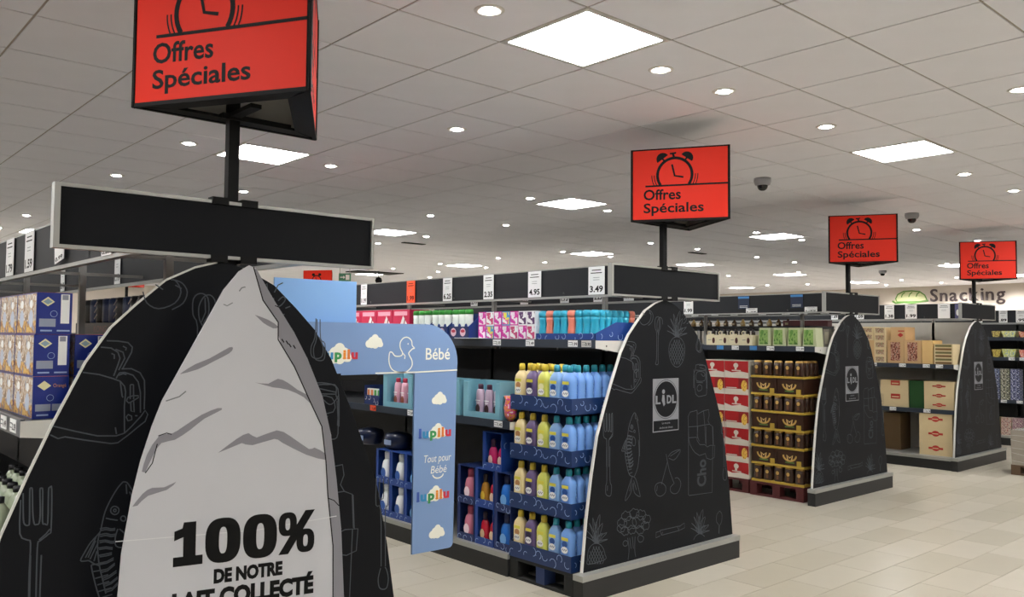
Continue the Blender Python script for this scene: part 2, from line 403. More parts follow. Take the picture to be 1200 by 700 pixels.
def gondola(label, gx, ys, ye, left_shelves, right_shelves, fascia_x, fascia2_x, cards, cards2, pale_back=False, back_top=1.5, plinth_from=None):
    """left_shelves: (front_x, z_top, y0, y1, tags) ; ys/ye along Y"""
    t = thing('shelf_gondola', label, 'shelving', (gx+0.8, ys, 0))
    ox, oy = gx+0.8, ys
    W = lambda x, y, z: (x-ox, y-oy, z)
    def bx(mb, x0, x1, y0, y1, z0, z1, m): mb.box(x0-ox, x1-ox, y0-oy, y1-oy, z0, z1, m)
    pf = plinth_from or ys
    b = MB(); bx(b, gx-0.03, gx+1.63, pf, ye, 0, 0.115, K_PLINTH); part('plinth', b, t)
    b = MB(); bx(b, gx-0.03, gx+1.63, pf, ye, 0.115, 0.15, K_ALU); part('base_deck', b, t, 'pale metal deck edge')
    b = MB(); bx(b, gx+0.785, gx+0.815, ys, ye, 0.15, back_top, K_BACKP if pale_back else K_BACK)
    part('back_panel', b, t)
    y = ys+0.52
    while y < ye:
        b = MB(); bx(b, gx+0.785, gx+0.815, y-0.016, y+0.016, 0.15, 2.05, K_POST)
        bx(b, fascia_x, fascia2_x, y-0.008, y+0.008, 1.90, 1.915, K_POST)
        part('upright', b, t); y += 1.25
    for side, shelves in ((0, left_shelves), (1, right_shelves)):
        for fx, z, y0, y1, tags in shelves:
            b = MB()
            if side == 0: bx(b, fx+0.012, gx+0.785, y0, y1, z-0.035, z-0.005, K_SHELF)
            else: bx(b, gx+0.815, fx-0.012, y0, y1, z-0.035, z-0.005, K_SHELF)
            sh = part('shelf', b, t)
            b = MB()
            if side == 0: bx(b, fx, fx+0.012, y0, y1, z-0.055, z, K_RAIL)
            else: bx(b, fx-0.012, fx, y0, y1, z-0.055, z, K_RAIL)
            part('price_rail', b, sh)
            if side == 0:
                b = MB()
                fr = FY(0, y0-oy-0.004, 0)
                a0, a1 = fx-ox, fx-ox+0.36
                b.prism(fr, [(a0, z-0.055), (a0+0.05, z-0.06), (a1, z-0.10), (a1, z-0.005), (a0, z-0.005)], -0.004, 0.0, K_SHELFW)
                b.disc(fr, a0+0.10, z-0.04, 0.006, 0.006, K_INK)
                part('end_bracket', b, sh, 'pale shelf end bracket')
            for (ty, pr, cc) in tags:
                b = MB(); fr = FX(fx-ox-0.0005, 0, 0); tag_card(b, fr, -(ty-oy), z-0.047, price=pr, col=cc, w=0.085, h=0.042)
                part('price_tag', b, sh)
    for k, (fx, cds) in enumerate(((fascia_x, cards), (fascia2_x, cards2))):
        b = MB(); bx(b, fx, fx+0.02, ys, ye, 1.885, 2.075, K_FASCIA); bx(b, fx-0.006, fx+0.026, ys, ye, 1.87, 1.885, K_ALU); bx(b, fx-0.002, fx+0.022, ys, ye, 2.075, 2.082, K_ALU)
        f = part('fascia', b, t, ['dark fascia board over the near side', 'dark fascia board over the far side'][k])
        for (ty, pr, org, w, h, dz) in cds:
            b = MB(); price_card(b, FX(fx-ox-0.0065, 0, 0), -(ty-oy), 1.887+dz, w, h, pr, org); part('price_card', b, f, 'orange price card' if org else None)
    return t

def C(y, p, org=False, w=0.10, h=0.188, dz=0.0): return (y, p, org, w, h, dz)
g1 = gondola('long dark shelving gondola behind the nearest arched end panel', 0.42, 2.965, 13.0,
    [(0.60, 1.33, 2.965, 13, [(3.24, '1.49', None), (3.10, '2.29', None)]), (0.50, 0.80, 2.965, 13, [])],
    [(1.70, 1.33, 2.99, 13, []), (1.53, 1.60, 2.99, 13, []), (1.85, 0.80, 2.99, 13, [])], 0.92, 1.52,
    [C(4.95, '1.79', w=.17), C(4.53, '1.59', w=.17), C(5.6, '0.99', w=.15), C(3.30, '0.89', w=.12, h=.06, dz=-.004)], [C(5.2, '1.19'), C(6.4, '2.19')], back_top=1.35)
# tilted loose card on the first fascia
b = MB(); fr = Frame((0.905, 3.93, 1.89), (0, -1, 0.12), (0.0, 0.12, 1)); price_card(b, fr, 0, 0, 0.14, 0.075, '0.99', title=False)
tag(link('loose_price_card', b.mesh('loose_price_card')), 'small white price card sitting tilted on the left gondola fascia rail', 'price card')
g2 = gondola('long dark gondola with laundry and toiletry shelves in the middle', 3.78, 3.605, 13.0,
    [(3.93, 1.585, 3.62, 13, [(3.86, '1.99', None), (4.27, '1.49', None), (4.62, '2.35', None), (5.3, '3.99', None), (6.1, '1.79', None), (3.74, '0.95', K_SHELFW)]),
     (3.76, 1.03, 4.24, 13, [(4.40, '1.45', None), (4.93, '1.39', None), (5.44, '2.89', None), (5.98, '1.69', K_CARDO)])],
    [(4.98, 1.585, 3.62, 13, []), (5.18, 1.03, 3.62, 13, [])], 4.15, 5.0,
    [C(6.78, '11.99'), C(6.03, '1.99', True, .12), C(5.51, '6.25', w=.12), C(4.99, '2.35', w=.12), C(4.48, '4.95', w=.135), C(3.88, '3.49', w=.145)],
    [C(3.95, '2.49'), C(4.30, '1.99'), C(4.62, '2.25'), C(5.0, '1.75'), C(5.5, '3.19'), C(6.2, '2.79')], plinth_from=4.24)
g3 = gondola('dark gondola with coffee and snack pallets behind the third end panel', 7.60, 4.18, 11.0,
    [(7.74, 1.53, 4.20, 11, [(5.15, '1.25', None), (4.73, '0.95', None), (5.34, '', mat('blue_shelf_mark', '#3f86c8', .4)), (4.93, '', mat('blue_shelf_mark', '#3f86c8')), (4.40, '1.99', None)])],
    [(8.78, 1.53, 4.20, 11, []), (9.0, 1.03, 4.2, 11, []), (8.95, 1.75, 4.62, 11, [])], 8.1, 8.88,
    [C(6.04, '1.99', w=.13), C(5.2, '1.29', w=.14, h=.05), C(4.5, '1.49', w=.14, h=.05)],
    [C(6.5, '1.75', h=.07), C(6.2, '1.45', h=.07), C(5.92, '1.25', h=.07), C(5.53, '1.99', h=.07), C(5.22, '2.49', h=.07), C(5.0, '1.89', h=.07), C(4.74, '1.25', h=.07), C(4.5, '1.49', h=.07)], plinth_from=5.6)
g4 = gondola('dark gondola with kraft carton shelves behind the fourth end panel', 10.95, 4.14, 10.5,
    [(11.05, 1.30, 4.15, 10.5, [(5.2, '1.09', None), (4.82, '1.59', None), (4.52, '1.79', None), (4.36, '1.35', None)]), (11.05, 0.73, 4.15, 10.5, [(4.95, '1.39', None), (4.52, '2.19', None)])],
    [(12.15, 1.30, 4.15, 10.5, []), (12.3, 0.73, 4.15, 10.5, [])], 11.45, 12.2,
    [C(5.18, '1.38', w=.13), C(4.90, '1.99', w=.15), C(4.48, '', w=.15), C(5.6, '1.09', w=.13), C(5.95, '1.69')],
    [C(5.5, '1.09', h=.06), C(5.2, '1.79', h=.06), C(4.9, '1.69', h=.06), C(4.65, '1.99', h=.06), C(5.85, '1.29', h=.06)], pale_back=True, back_top=1.84, plinth_from=4.14)
g5 = gondola('dark gondola of small packs at the right edge of the picture', 14.3, 4.16, 9.5,
    [(14.4, 1.35, 4.17, 9.5, [(4.6, '0.99', None), (4.45, '1.29', None)]), (14.4, 0.69, 4.17, 9.5, [(4.72, '0.89', None), (4.5, '1.15', None)]), (14.4, 1.66, 4.17, 9.5, [])],
    [(15.7, 1.3, 4.17, 9.5, [])], 14.45, 15.4, [C(4.74, '.89', w=.12), C(4.50, '.99', w=.14), C(5.1, '1.29', w=.12)], [], pale_back=False, back_top=1.87)
# white mini blank card "lit" white sheet on g4 fascia: a poster beside the header
b = MB(); fr = FX(11.443, 0, 0); b.prism(fr, [(-4.27, 1.885), (-4.19, 1.885), (-4.19, 2.07), (-4.27, 2.07)], 0, 0.004, mat('violet_leaflet', '#5d5c86', .4))
b.disc(fr, -4.235, 1.96, 0.02, 0.04, K_CARD, 0.005)
tag(link('leaflet', b.mesh('leaflet')), 'narrow dark violet leaflet on the fascia beside the fourth header board', 'leaflet')
# faint blue stickers on the third gondola fascia
for k, y in enumerate((5.30, 4.66)):
    b = MB(); fr = FX(8.093, 0, 0); b.prism(fr, [(-y, 1.93), (-y+0.14, 1.93), (-y+0.14, 2.07), (-y, 2.07)], 0, 0.002, mat('navy_sticker', '#1c2c48', .4))
    b.rect(fr, -y, -y+0.14, 2.045, 2.068, mat('blue_shelf_mark', '#3f86c8'), 0.003); b.rect(fr, -y+0.02, -y+0.12, 1.96, 1.965, K_CARD, 0.003); b.rect(fr, -y+0.02, -y+0.12, 1.945, 1.950, K_CARD, 0.003)
    tag(link('fascia_sticker', b.mesh('fascia_sticker')), 'dark blue sticker with white lines on the third gondola fascia, %s one' % ('left' if k == 0 else 'right'), 'sticker', 'blue fascia stickers')

# ------------------------------------------------------------------ arched end panels
CH = json.loads('{"toaster":[[[399,1555],[430,1552],[452,1538],[459,1518],[453,1496],[441,1460]],[[416,1576],[451,1575],[483,1570],[497,1555],[495,1538],[467,1481]],[[444,1548],[468,1538],[474,1518],[456,1479]],[[432,1534],[441,1530],[441,1516]],[[467,1558],[478,1552],[476,1544]],[[347,1474],[396,1466],[438,1452],[462,1442],[476,1425],[480,1405],[477,1360],[480,1270]],[[449,1452],[454,1462],[459,1470],[475,1471]],[[457,1462],[470,1467],[481,1464]],[[465,1483],[496,1483],[524,1469],[539,1443],[541,1403],[541,1345]],[[475,1471],[502,1461],[519,1438],[527,1403],[529,1335]],[[494,1430],[495,1382]],[[504,1430],[506,1381]],[[494,1430],[504,1430]],[[483,1377],[488,1388],[504,1393],[521,1392],[521,1386],[505,1376],[491,1369],[483,1377]],[[497,1370],[499,1342],[509,1338],[506,1375]],[[484,1323],[490,1331],[501,1325],[502,1313],[490,1310],[484,1323]],[[512,1326],[520,1325]],[[480,1270],[502,1291],[531,1323],[544,1342],[553,1328],[545,1305],[524,1289],[492,1263],[460,1240],[439,1239]],[[266,1307],[335,1285],[397,1267],[454,1263],[480,1270]],[[259,1280],[281,1267],[301,1271],[361,1256],[439,1239]],[[451,1291],[455,1269]],[[462,1442],[469,1394],[472,1388]]],"fork":[[[189,1107],[192,1029],[197,1010],[206,1007],[209,1019],[207,1110],[210,1120],[214,1112],[217,1047],[222,1010],[229,1006],[236,1010],[238,1044],[235,1110],[239,1116],[243,1106],[245,1014],[252,1005],[260,1008],[259,1105],[263,1116],[268,1109],[270,987],[264,972],[240,954],[234,947],[233,887],[234,783]],[[183,1087],[184,984],[205,962],[214,951],[213,860],[214,787]],[[237,957],[256,973],[267,987]]],"fork_handle":[[[195,913],[196,702],[187,669],[187,618],[210,601],[235,604],[241,663],[226,698],[225,910]],[[203,667],[201,634]]],"fish":[[[480,1110],[464,1092],[444,1058],[427,1019],[418,976],[413,955],[386,926],[369,897],[358,874],[372,870],[383,869],[398,857],[414,848]],[[413,955],[408,929],[408,901],[414,851],[426,800],[437,754]],[[480,1110],[493,1106],[508,1082],[522,1055]],[[490,1101],[493,1069]],[[470,1018],[468,1011],[464,1007],[457,1006],[451,1009],[446,1014],[444,1021],[446,1028],[450,1032],[456,1033],[463,1030],[468,1025],[470,1018]],[[461,1019],[459,1015],[455,1016],[453,1020],[455,1024],[459,1023],[461,1019]],[[430,998],[446,992],[467,986]],[[468,958],[461,931],[464,903],[488,897],[494,932],[473,957]],[[492,988],[490,982],[485,981],[479,984],[476,990],[478,996],[484,998],[490,994],[492,988]],[[402,940],[372,880]],[[409,923],[386,873]],[[406,896],[398,865]],[[401,930],[380,879]],[[413,966],[431,967],[447,961],[460,961]],[[413,947],[432,948],[447,942],[462,942]],[[412,927],[430,927],[448,920],[460,919]],[[410,905],[433,905],[454,899]],[[412,881],[434,882],[452,883]],[[415,856],[437,857],[458,866]],[[420,831],[440,833],[462,848]],[[426,805],[446,810],[468,823]],[[432,785],[452,788],[473,802]],[[436,765],[455,767],[473,783]],[[415,960],[431,961],[447,956],[460,956]],[[414,941],[432,942],[448,936],[462,937]],[[413,921],[430,922],[448,915],[460,914]],[[412,900],[433,900],[454,894]],[[414,876],[434,876],[452,878]],[[416,851],[437,852],[458,860]],[[422,825],[440,827],[462,843]],[[428,799],[446,804],[468,817]],[[434,779],[452,783],[473,797]],[[438,759],[455,761],[473,777]],[[502,1075],[521,1024],[535,940],[535,823]],[[524,930],[532,842],[518,755],[484,697]],[[390,854],[397,819],[417,747],[437,711],[464,699]],[[390,854],[430,855]],[[397,832],[437,832]],[[403,809],[443,814]],[[410,787],[446,792]],[[410,765],[454,770]],[[417,743],[457,748]],[[430,720],[464,725]],[[464,699],[430,642],[391,551],[444,588],[471,655]],[[464,699],[498,678],[539,577],[536,560],[484,592],[473,655]],[[437,606],[457,674]],[[505,607],[477,672]]],"cherries":[[[815,813],[830,761],[764,614]],[[823,780],[852,695],[904,603]],[[750,629],[707,620],[696,586],[721,547],[764,537],[805,555],[811,591],[786,616],[750,629]],[[897,604],[864,585],[864,557],[897,537],[942,539],[972,573],[975,609],[942,640],[912,639]],[[837,793],[882,821],[972,830],[942,788],[897,766],[845,783]],[[860,795],[965,828]],[[721,610],[714,575]]],"chocolate":[[[1065,984],[1064,511],[1072,504],[1344,494],[1354,829]],[[1065,904],[1159,902],[1167,877],[1199,846],[1255,842],[1288,823],[1321,832],[1379,827],[1373,741],[1328,730],[1279,744],[1263,779],[1223,773],[1191,771],[1143,794],[1112,820],[1080,860],[1065,904]],[[1175,976],[1167,911],[1191,871]],[[1272,970],[1272,836]],[[1354,965],[1362,829]],[[1068,905],[1061,1052],[1084,1082],[1166,1091],[1173,1064],[1242,1083],[1304,1089],[1311,1047],[1296,1011],[1314,983],[1350,967],[1358,833]],[[1166,1091],[1170,893]],[[1069,980],[1173,978],[1249,982],[1314,983]],[[1257,977],[1267,849]],[[1242,1083],[1257,982]]],"spoon":[[[721,1744],[697,1724],[697,1668],[714,1625],[711,1461],[700,1427],[721,1420],[732,1435],[728,1461],[732,1625],[752,1669],[748,1729],[721,1744]],[[738,1729],[741,1677],[727,1642]]],"egg":[[[526,1742],[540,1704],[579,1686],[632,1706],[653,1745],[639,1779],[619,1791]],[[566,1768],[592,1752]]],"jar":[[[1152,1411],[1205,1415],[1266,1400],[1269,1363],[1281,1335],[1278,1244]],[[1152,1411],[1147,1375],[1129,1348],[1126,1249]],[[1152,1375],[1266,1368]],[[1167,1361],[1251,1355],[1258,1299],[1159,1302],[1167,1361]],[[1129,1381],[1151,1205],[1250,1192],[1281,1213],[1274,1342]],[[1159,1290],[1235,1283]],[[1189,1271],[1166,1249],[1181,1226],[1219,1234],[1220,1261],[1189,1271]]],"ladle":[[[1175,1665],[1172,1592],[1157,1556],[1159,1520],[1182,1509],[1205,1519],[1208,1556],[1190,1592]]],"pineapple":[[[1024,1504],[1016,1472],[1001,1442],[981,1420],[958,1405],[934,1400],[909,1406],[887,1421],[867,1444],[853,1473],[846,1505],[847,1537],[857,1566],[877,1589],[903,1604],[934,1609],[965,1604],[992,1589],[1012,1566],[1023,1537],[1024,1504]],[[854,1504],[874,1476],[893,1448],[912,1419]],[[1015,1503],[995,1475],[975,1447],[955,1419]],[[861,1532],[881,1504],[900,1476],[920,1447],[939,1419]],[[1008,1532],[988,1503],[968,1475],[948,1447],[928,1419]],[[868,1560],[888,1532],[907,1504],[927,1475],[946,1447],[966,1419]],[[1000,1560],[980,1532],[961,1503],[941,1475],[921,1447],[902,1420]],[[895,1560],[914,1532],[934,1504],[953,1475],[973,1447]],[[973,1560],[954,1532],[934,1504],[914,1476],[895,1448]],[[902,1588],[921,1560],[941,1532],[961,1503],[980,1475],[1000,1446]],[[966,1588],[946,1560],[927,1532],[907,1504],[888,1476],[868,1448]],[[929,1588],[948,1560],[968,1532],[988,1503],[1007,1475]],[[939,1588],[920,1560],[900,1532],[881,1504],[861,1476]],[[955,1588],[975,1560],[995,1532],[1015,1503]],[[913,1588],[893,1560],[874,1532],[854,1504]],[[922,1609],[882,1656],[834,1687],[900,1649],[945,1609]],[[922,1609],[892,1684],[863,1734],[913,1672],[945,1609]],[[922,1609],[904,1705],[898,1768],[929,1689],[945,1609]],[[922,1609],[917,1690],[934,1744],[946,1677],[945,1609]],[[922,1609],[929,1718],[970,1791],[962,1700],[945,1609]],[[922,1609],[939,1685],[999,1737],[975,1673],[945,1609]],[[922,1609],[955,1650],[1043,1678],[994,1643],[945,1609]],[[922,1609],[879,1634],[827,1650],[897,1630],[945,1609]],[[922,1609],[957,1624],[1051,1635],[998,1622],[945,1609]],[[922,1609],[897,1639],[877,1659],[920,1634],[945,1609]],[[922,1609],[939,1647],[999,1673],[975,1641],[945,1609]]],"pineapple_low":[[[203,209],[49,205],[42,236],[43,267],[52,293],[70,312],[94,322],[121,322],[149,313],[173,295],[191,270],[201,241],[203,209]],[[50,234],[68,204]],[[194,210],[177,186]],[[56,260],[74,230],[91,200]],[[188,238],[170,214],[152,190]],[[62,285],[80,256],[98,226],[115,196]],[[181,266],[163,242],[146,218],[128,194]],[[86,281],[104,252],[122,222],[139,192]],[[157,270],[139,246],[122,222],[104,198]],[[92,307],[110,277],[128,248],[146,218],[164,188]],[[150,298],[133,274],[115,250],[98,226],[80,202]],[[116,303],[134,274],[152,244],[170,214]],[[126,302],[109,278],[91,254],[74,230],[57,206]],[[140,299],[158,270],[176,240],[194,210]],[[102,306],[85,282],[67,258],[50,234]],[[111,324],[75,377],[31,414],[90,366],[131,321]],[[111,324],[83,402],[56,456],[102,387],[131,321]],[[111,324],[94,420],[88,484],[116,402],[131,321]],[[111,324],[106,404],[120,455],[131,387],[131,321]],[[111,324],[117,430],[153,496],[145,408],[131,321]],[[111,324],[126,396],[179,438],[157,379],[131,321]],[[111,324],[140,359],[219,374],[175,347],[131,321]],[[111,324],[72,355],[25,378],[87,348],[131,321]],[[111,324],[142,334],[226,331],[178,326],[131,321]],[[111,324],[88,357],[69,380],[108,349],[131,321]],[[111,324],[126,359],[179,376],[157,348],[131,321]]],"pineapple_right":[[[1122,190],[1141,210],[1167,220],[1197,221],[1227,211],[1254,193]],[[1184,223],[1144,274],[1099,310],[1165,263],[1210,219]],[[1184,223],[1153,299],[1127,350],[1178,283],[1210,219]],[[1184,223],[1166,316],[1162,377],[1194,297],[1210,219]],[[1184,223],[1178,300],[1197,348],[1210,283],[1210,219]],[[1184,223],[1190,324],[1233,387],[1226,302],[1210,219]],[[1184,223],[1200,292],[1261,332],[1239,275],[1210,219]],[[1184,223],[1215,257],[1304,269],[1258,244],[1210,219]],[[1184,223],[1141,253],[1092,276],[1162,246],[1210,219]],[[1184,223],[1217,232],[1312,228],[1261,224],[1210,219]],[[1184,223],[1158,255],[1141,277],[1184,247],[1210,219]],[[1184,223],[1200,256],[1261,272],[1239,245],[1210,219]]],"broccoli":[[[451,444],[447,434],[434,419],[415,424],[394,418],[376,434],[363,441],[358,457],[363,471],[376,474],[394,486],[415,474],[433,474],[446,456],[451,444]],[[532,451],[528,440],[514,426],[495,430],[474,424],[455,441],[442,447],[438,463],[442,478],[455,481],[474,492],[495,481],[514,481],[528,463],[532,451]],[[601,433],[597,422],[583,407],[564,412],[542,406],[523,423],[510,430],[505,446],[510,460],[523,463],[542,475],[564,463],[583,463],[597,445],[601,433]],[[650,400],[646,390],[635,378],[618,382],[599,377],[582,391],[571,397],[567,411],[571,424],[582,426],[599,436],[618,426],[635,426],[646,410],[650,400]],[[636,357],[632,348],[621,336],[604,340],[585,335],[569,349],[557,355],[553,369],[557,382],[569,384],[585,394],[604,384],[621,383],[632,368],[636,357]],[[588,391],[581,377],[564,358],[539,365],[512,357],[488,378],[471,387],[465,408],[471,426],[487,430],[512,445],[539,430],[564,429],[581,406],[588,391]],[[505,393],[499,380],[482,361],[458,368],[431,360],[407,381],[391,390],[385,410],[391,429],[407,433],[431,447],[458,432],[482,432],[499,408],[505,393]],[[411,406],[407,396],[394,382],[375,387],[355,381],[337,397],[324,404],[319,419],[324,434],[336,437],[355,448],[375,436],[394,436],[407,418],[411,406]],[[389,375],[385,367],[375,356],[360,359],[344,355],[329,368],[319,373],[316,386],[319,397],[329,400],[344,408],[360,399],[375,399],[385,385],[389,375]],[[431,352],[427,343],[416,331],[400,335],[383,330],[367,344],[356,350],[352,363],[356,376],[367,378],[383,388],[400,378],[416,377],[427,362],[431,352]],[[499,351],[495,342],[483,329],[467,334],[449,329],[433,343],[422,349],[418,362],[422,375],[433,377],[449,387],[467,377],[483,376],[495,361],[499,351]],[[581,339],[577,330],[565,317],[549,322],[530,317],[514,331],[503,337],[499,351],[503,363],[514,366],[530,375],[549,365],[565,365],[577,349],[581,339]],[[418,311],[432,240],[425,181],[419,164]],[[492,308],[488,231],[499,177],[519,156]],[[419,182],[513,168]],[[438,308],[452,236]],[[465,312],[475,233]],[[392,298],[372,283],[385,264],[412,264],[418,285],[392,298]],[[540,310],[519,295],[533,267],[567,266],[578,291],[540,310]]],"sweet":[[[750,310],[964,309],[964,279],[765,276],[750,310]],[[750,305],[707,303],[707,267],[750,274]],[[964,306],[1017,322],[1020,289],[969,281]],[[779,296],[765,278]],[[941,305],[957,282]]],"small_spoon":[[[1435,350],[1401,326],[1398,278],[1426,245],[1421,169]],[[1435,350],[1465,322],[1460,269],[1434,239],[1427,166]]],"right_fork":[[[1462,1021],[1462,911],[1485,887],[1491,659]],[[1520,1015],[1520,904],[1508,884],[1512,655]],[[1479,1019],[1476,944],[1488,932],[1498,941],[1495,1018]],[[1489,652],[1478,613],[1483,578],[1499,565],[1520,568],[1527,604],[1518,640],[1510,652]]],"bowl_spoon":[[[1180,1662],[1179,1586],[1167,1548],[1173,1511],[1194,1501],[1215,1510],[1216,1567],[1197,1586],[1193,1662]]],"whisk":[[[1000,1759],[1014,1787],[1034,1797]],[[1016,1728],[1035,1744],[1045,1733],[1026,1710],[1006,1704]],[[1046,1701],[1066,1709]]],"pear":[[[778,1693],[773,1723],[755,1740],[733,1731],[717,1696],[720,1653],[736,1623]],[[624,1684],[661,1707],[675,1746],[659,1775],[634,1786],[617,1787]],[[633,1769],[655,1758]]],"cup":[[[1191,1407],[1228,1407],[1277,1389],[1285,1240]],[[1198,1392],[1271,1375]],[[1213,1349],[1240,1329],[1261,1337],[1282,1365]]]}')
half = [(0, 0.16), (0.035, 0.47), (0.080, 0.74), (0.131, 0.98), (0.20, 1.16), (0.261, 1.306), (0.354, 1.506), (0.428, 1.62), (0.507, 1.70), (0.60, 1.785), (0.70, 1.835), (0.78, 1.858)]
arch = half + [(1.6-u, z) for u, z in reversed(half)]
arch.reverse()  # counter clockwise seen from -Y
arch = arch[::-1] if sum((arch[i][0]*arch[(i+1) % len(arch)][1]-arch[(i+1) % len(arch)][0]*arch[i][1]) for i in range(len(arch))) < 0 else arch
CN = {'toaster': 'toaster with bread', 'fork': 'fork', 'fork_handle': 'fork handle', 'fish': 'fish', 'cherries': 'cherries', 'chocolate': 'chocolate bar', 'spoon': 'long spoon', 'egg': 'egg', 'jar': 'jar', 'ladle': 'ladle', 'pineapple': 'pineapple', 'pineapple_low': 'pineapple low on the left', 'pineapple_right': 'pineapple low on the right', 'broccoli': 'broccoli', 'sweet': 'wrapped sweet', 'small_spoon': 'small spoon', 'right_fork': 'two pronged fork', 'bowl_spoon': 'spatula', 'whisk': 'whisk', 'pear': 'pear', 'cup': 'glass'}
chalk_meshes = {}
def smooth(q, n=3):
    out = []; cl = (abs(q[0][0]-q[-1][0])+abs(q[0][1]-q[-1][1])) < 0.002
    for i in range(len(q)-1):
        p0 = q[i-1] if i > 0 else (q[-2] if cl else q[0]); p1, p2 = q[i], q[i+1]
        p3 = q[i+2] if i+2 < len(q) else (q[1] if cl else q[-1])
        for k in range(n):
            t = k/n
            out.append(tuple(0.5*(2*b+(c-a)*t+(2*a-5*b+4*c-d)*t*t+(3*b-a-3*c+d)*t*t*t) for a, b, c, d in zip(p0, p1, p2, p3)))
    return out+[q[-1]]
for nm, strokes in CH.items():
    e = MB(); fr = FY(0, 0, 0)
    for st in strokes:
        pts = [(x/1000, z/1000) for x, z in st]
        q = []
        for p in pts:
            if not q or (abs(p[0]-q[-1][0])+abs(p[1]-q[-1][1])) > 0.001: q.append(p)
        if nm == 'fork_handle': q = [(a+0.020, b) for a, b in q if b < 0.92]
        if len(q) > 3 and nm not in ('toaster', 'chocolate', 'sweet'): q = smooth(q)
        q = [p for p in q if p[1] > 0.17]
        e.line(fr, q, 0.0042, K_CHALK, 0.001)
    chalk_meshes[nm] = e.mesh('chalk_drawing')
e = MB(); fr = FY(0, 0, 0)
def rot_text(e, a, b, cap, txt, m):
    f2 = Frame(fr.p(a, b, 0), fr.u, -fr.r); f2.n = fr.n
    e.text(f2, 0, 0, cap, txt, m, 0.001, bold=0.02)
f2 = Frame(fr.p(1.268, 0.55, 0), fr.u, -fr.r)
e.text(f2, 0, 0, 0.105, 'Cho', mat('chalk_fill', '#3f4348', .8, spec=.2), 0.0013, bold=0.03, width=0.19)
choc_text = e.mesh('chalk_drawing')
def logo_mb():
    e = MB(); fr = FY(0, 0, 0)
    e.prism(fr, [(0.672, 0.967), (0.952, 0.967), (0.952, 1.325), (0.672, 1.325)], 0, 0.002, K_LOGOG)
    e.rect(fr, 0.679, 0.945, 0.974, 1.043, K_PANEL, 0.0028)
    cx, cz = 0.812, 1.185
    e.arc(fr, cx, cz, 0.131, 0.131, 0, 2*PI, 0.003, K_PANEL, 0.0028, 40)
    e.disc(fr, cx, cz, 0.121, 0.121, K_PANEL, 0.0026, 40)
    e.text(fr, cx-0.112, cz-0.028, 0.055, 'L', K_LOGOG, 0.0034, bold=0.035, width=0.052)
    e.text(fr, cx+0.008, cz-0.028, 0.055, 'D', K_LOGOG, 0.0034, bold=0.035, width=0.05)
    e.text(fr, cx+0.066, cz-0.028, 0.055, 'L', K_LOGOG, 0.0034, bold=0.035, width=0.046)
    f2 = Frame(fr.p(cx-0.033, cz-0.045, 0), (0.87, 0, 0.5), (-0.5, 0, 0.87))
    e.poly(fr, [(cx-0.046, cz-0.008), (cx-0.026, cz-0.048), (cx-0.010, cz-0.034), (cx-0.020, cz+0.03), (cx-0.040, cz+0.03)], K_LOGOG, 0.0034)
    e.disc(fr, cx-0.028, cz+0.052, 0.015, 0.015, K_LOGOG, 0.0034)
    e.text(fr, cx, 1.018, 0.014, 'Le vrai prix', K_LOGOG, 0.0034, align='C', bold=0.01)
    e.text(fr, cx, 0.988, 0.014, 'des bonnes choses', K_LOGOG, 0.0034, align='C', bold=0.01)
    return e
logo_me = logo_mb().mesh('logo_plate')
def outline_mesh():
    e = MB(); fr = FY(0, 0, 0); e.prism(fr, arch, -0.022, 0, K_PANEL, K_WHITEEDGE)
    pts = [p for p in arch]
    e.line(fr, [p for p in half], 0.007, K_WHITEEDGE, 0.0009)
    return e.mesh('arched_board')
arch_me = outline_mesh()
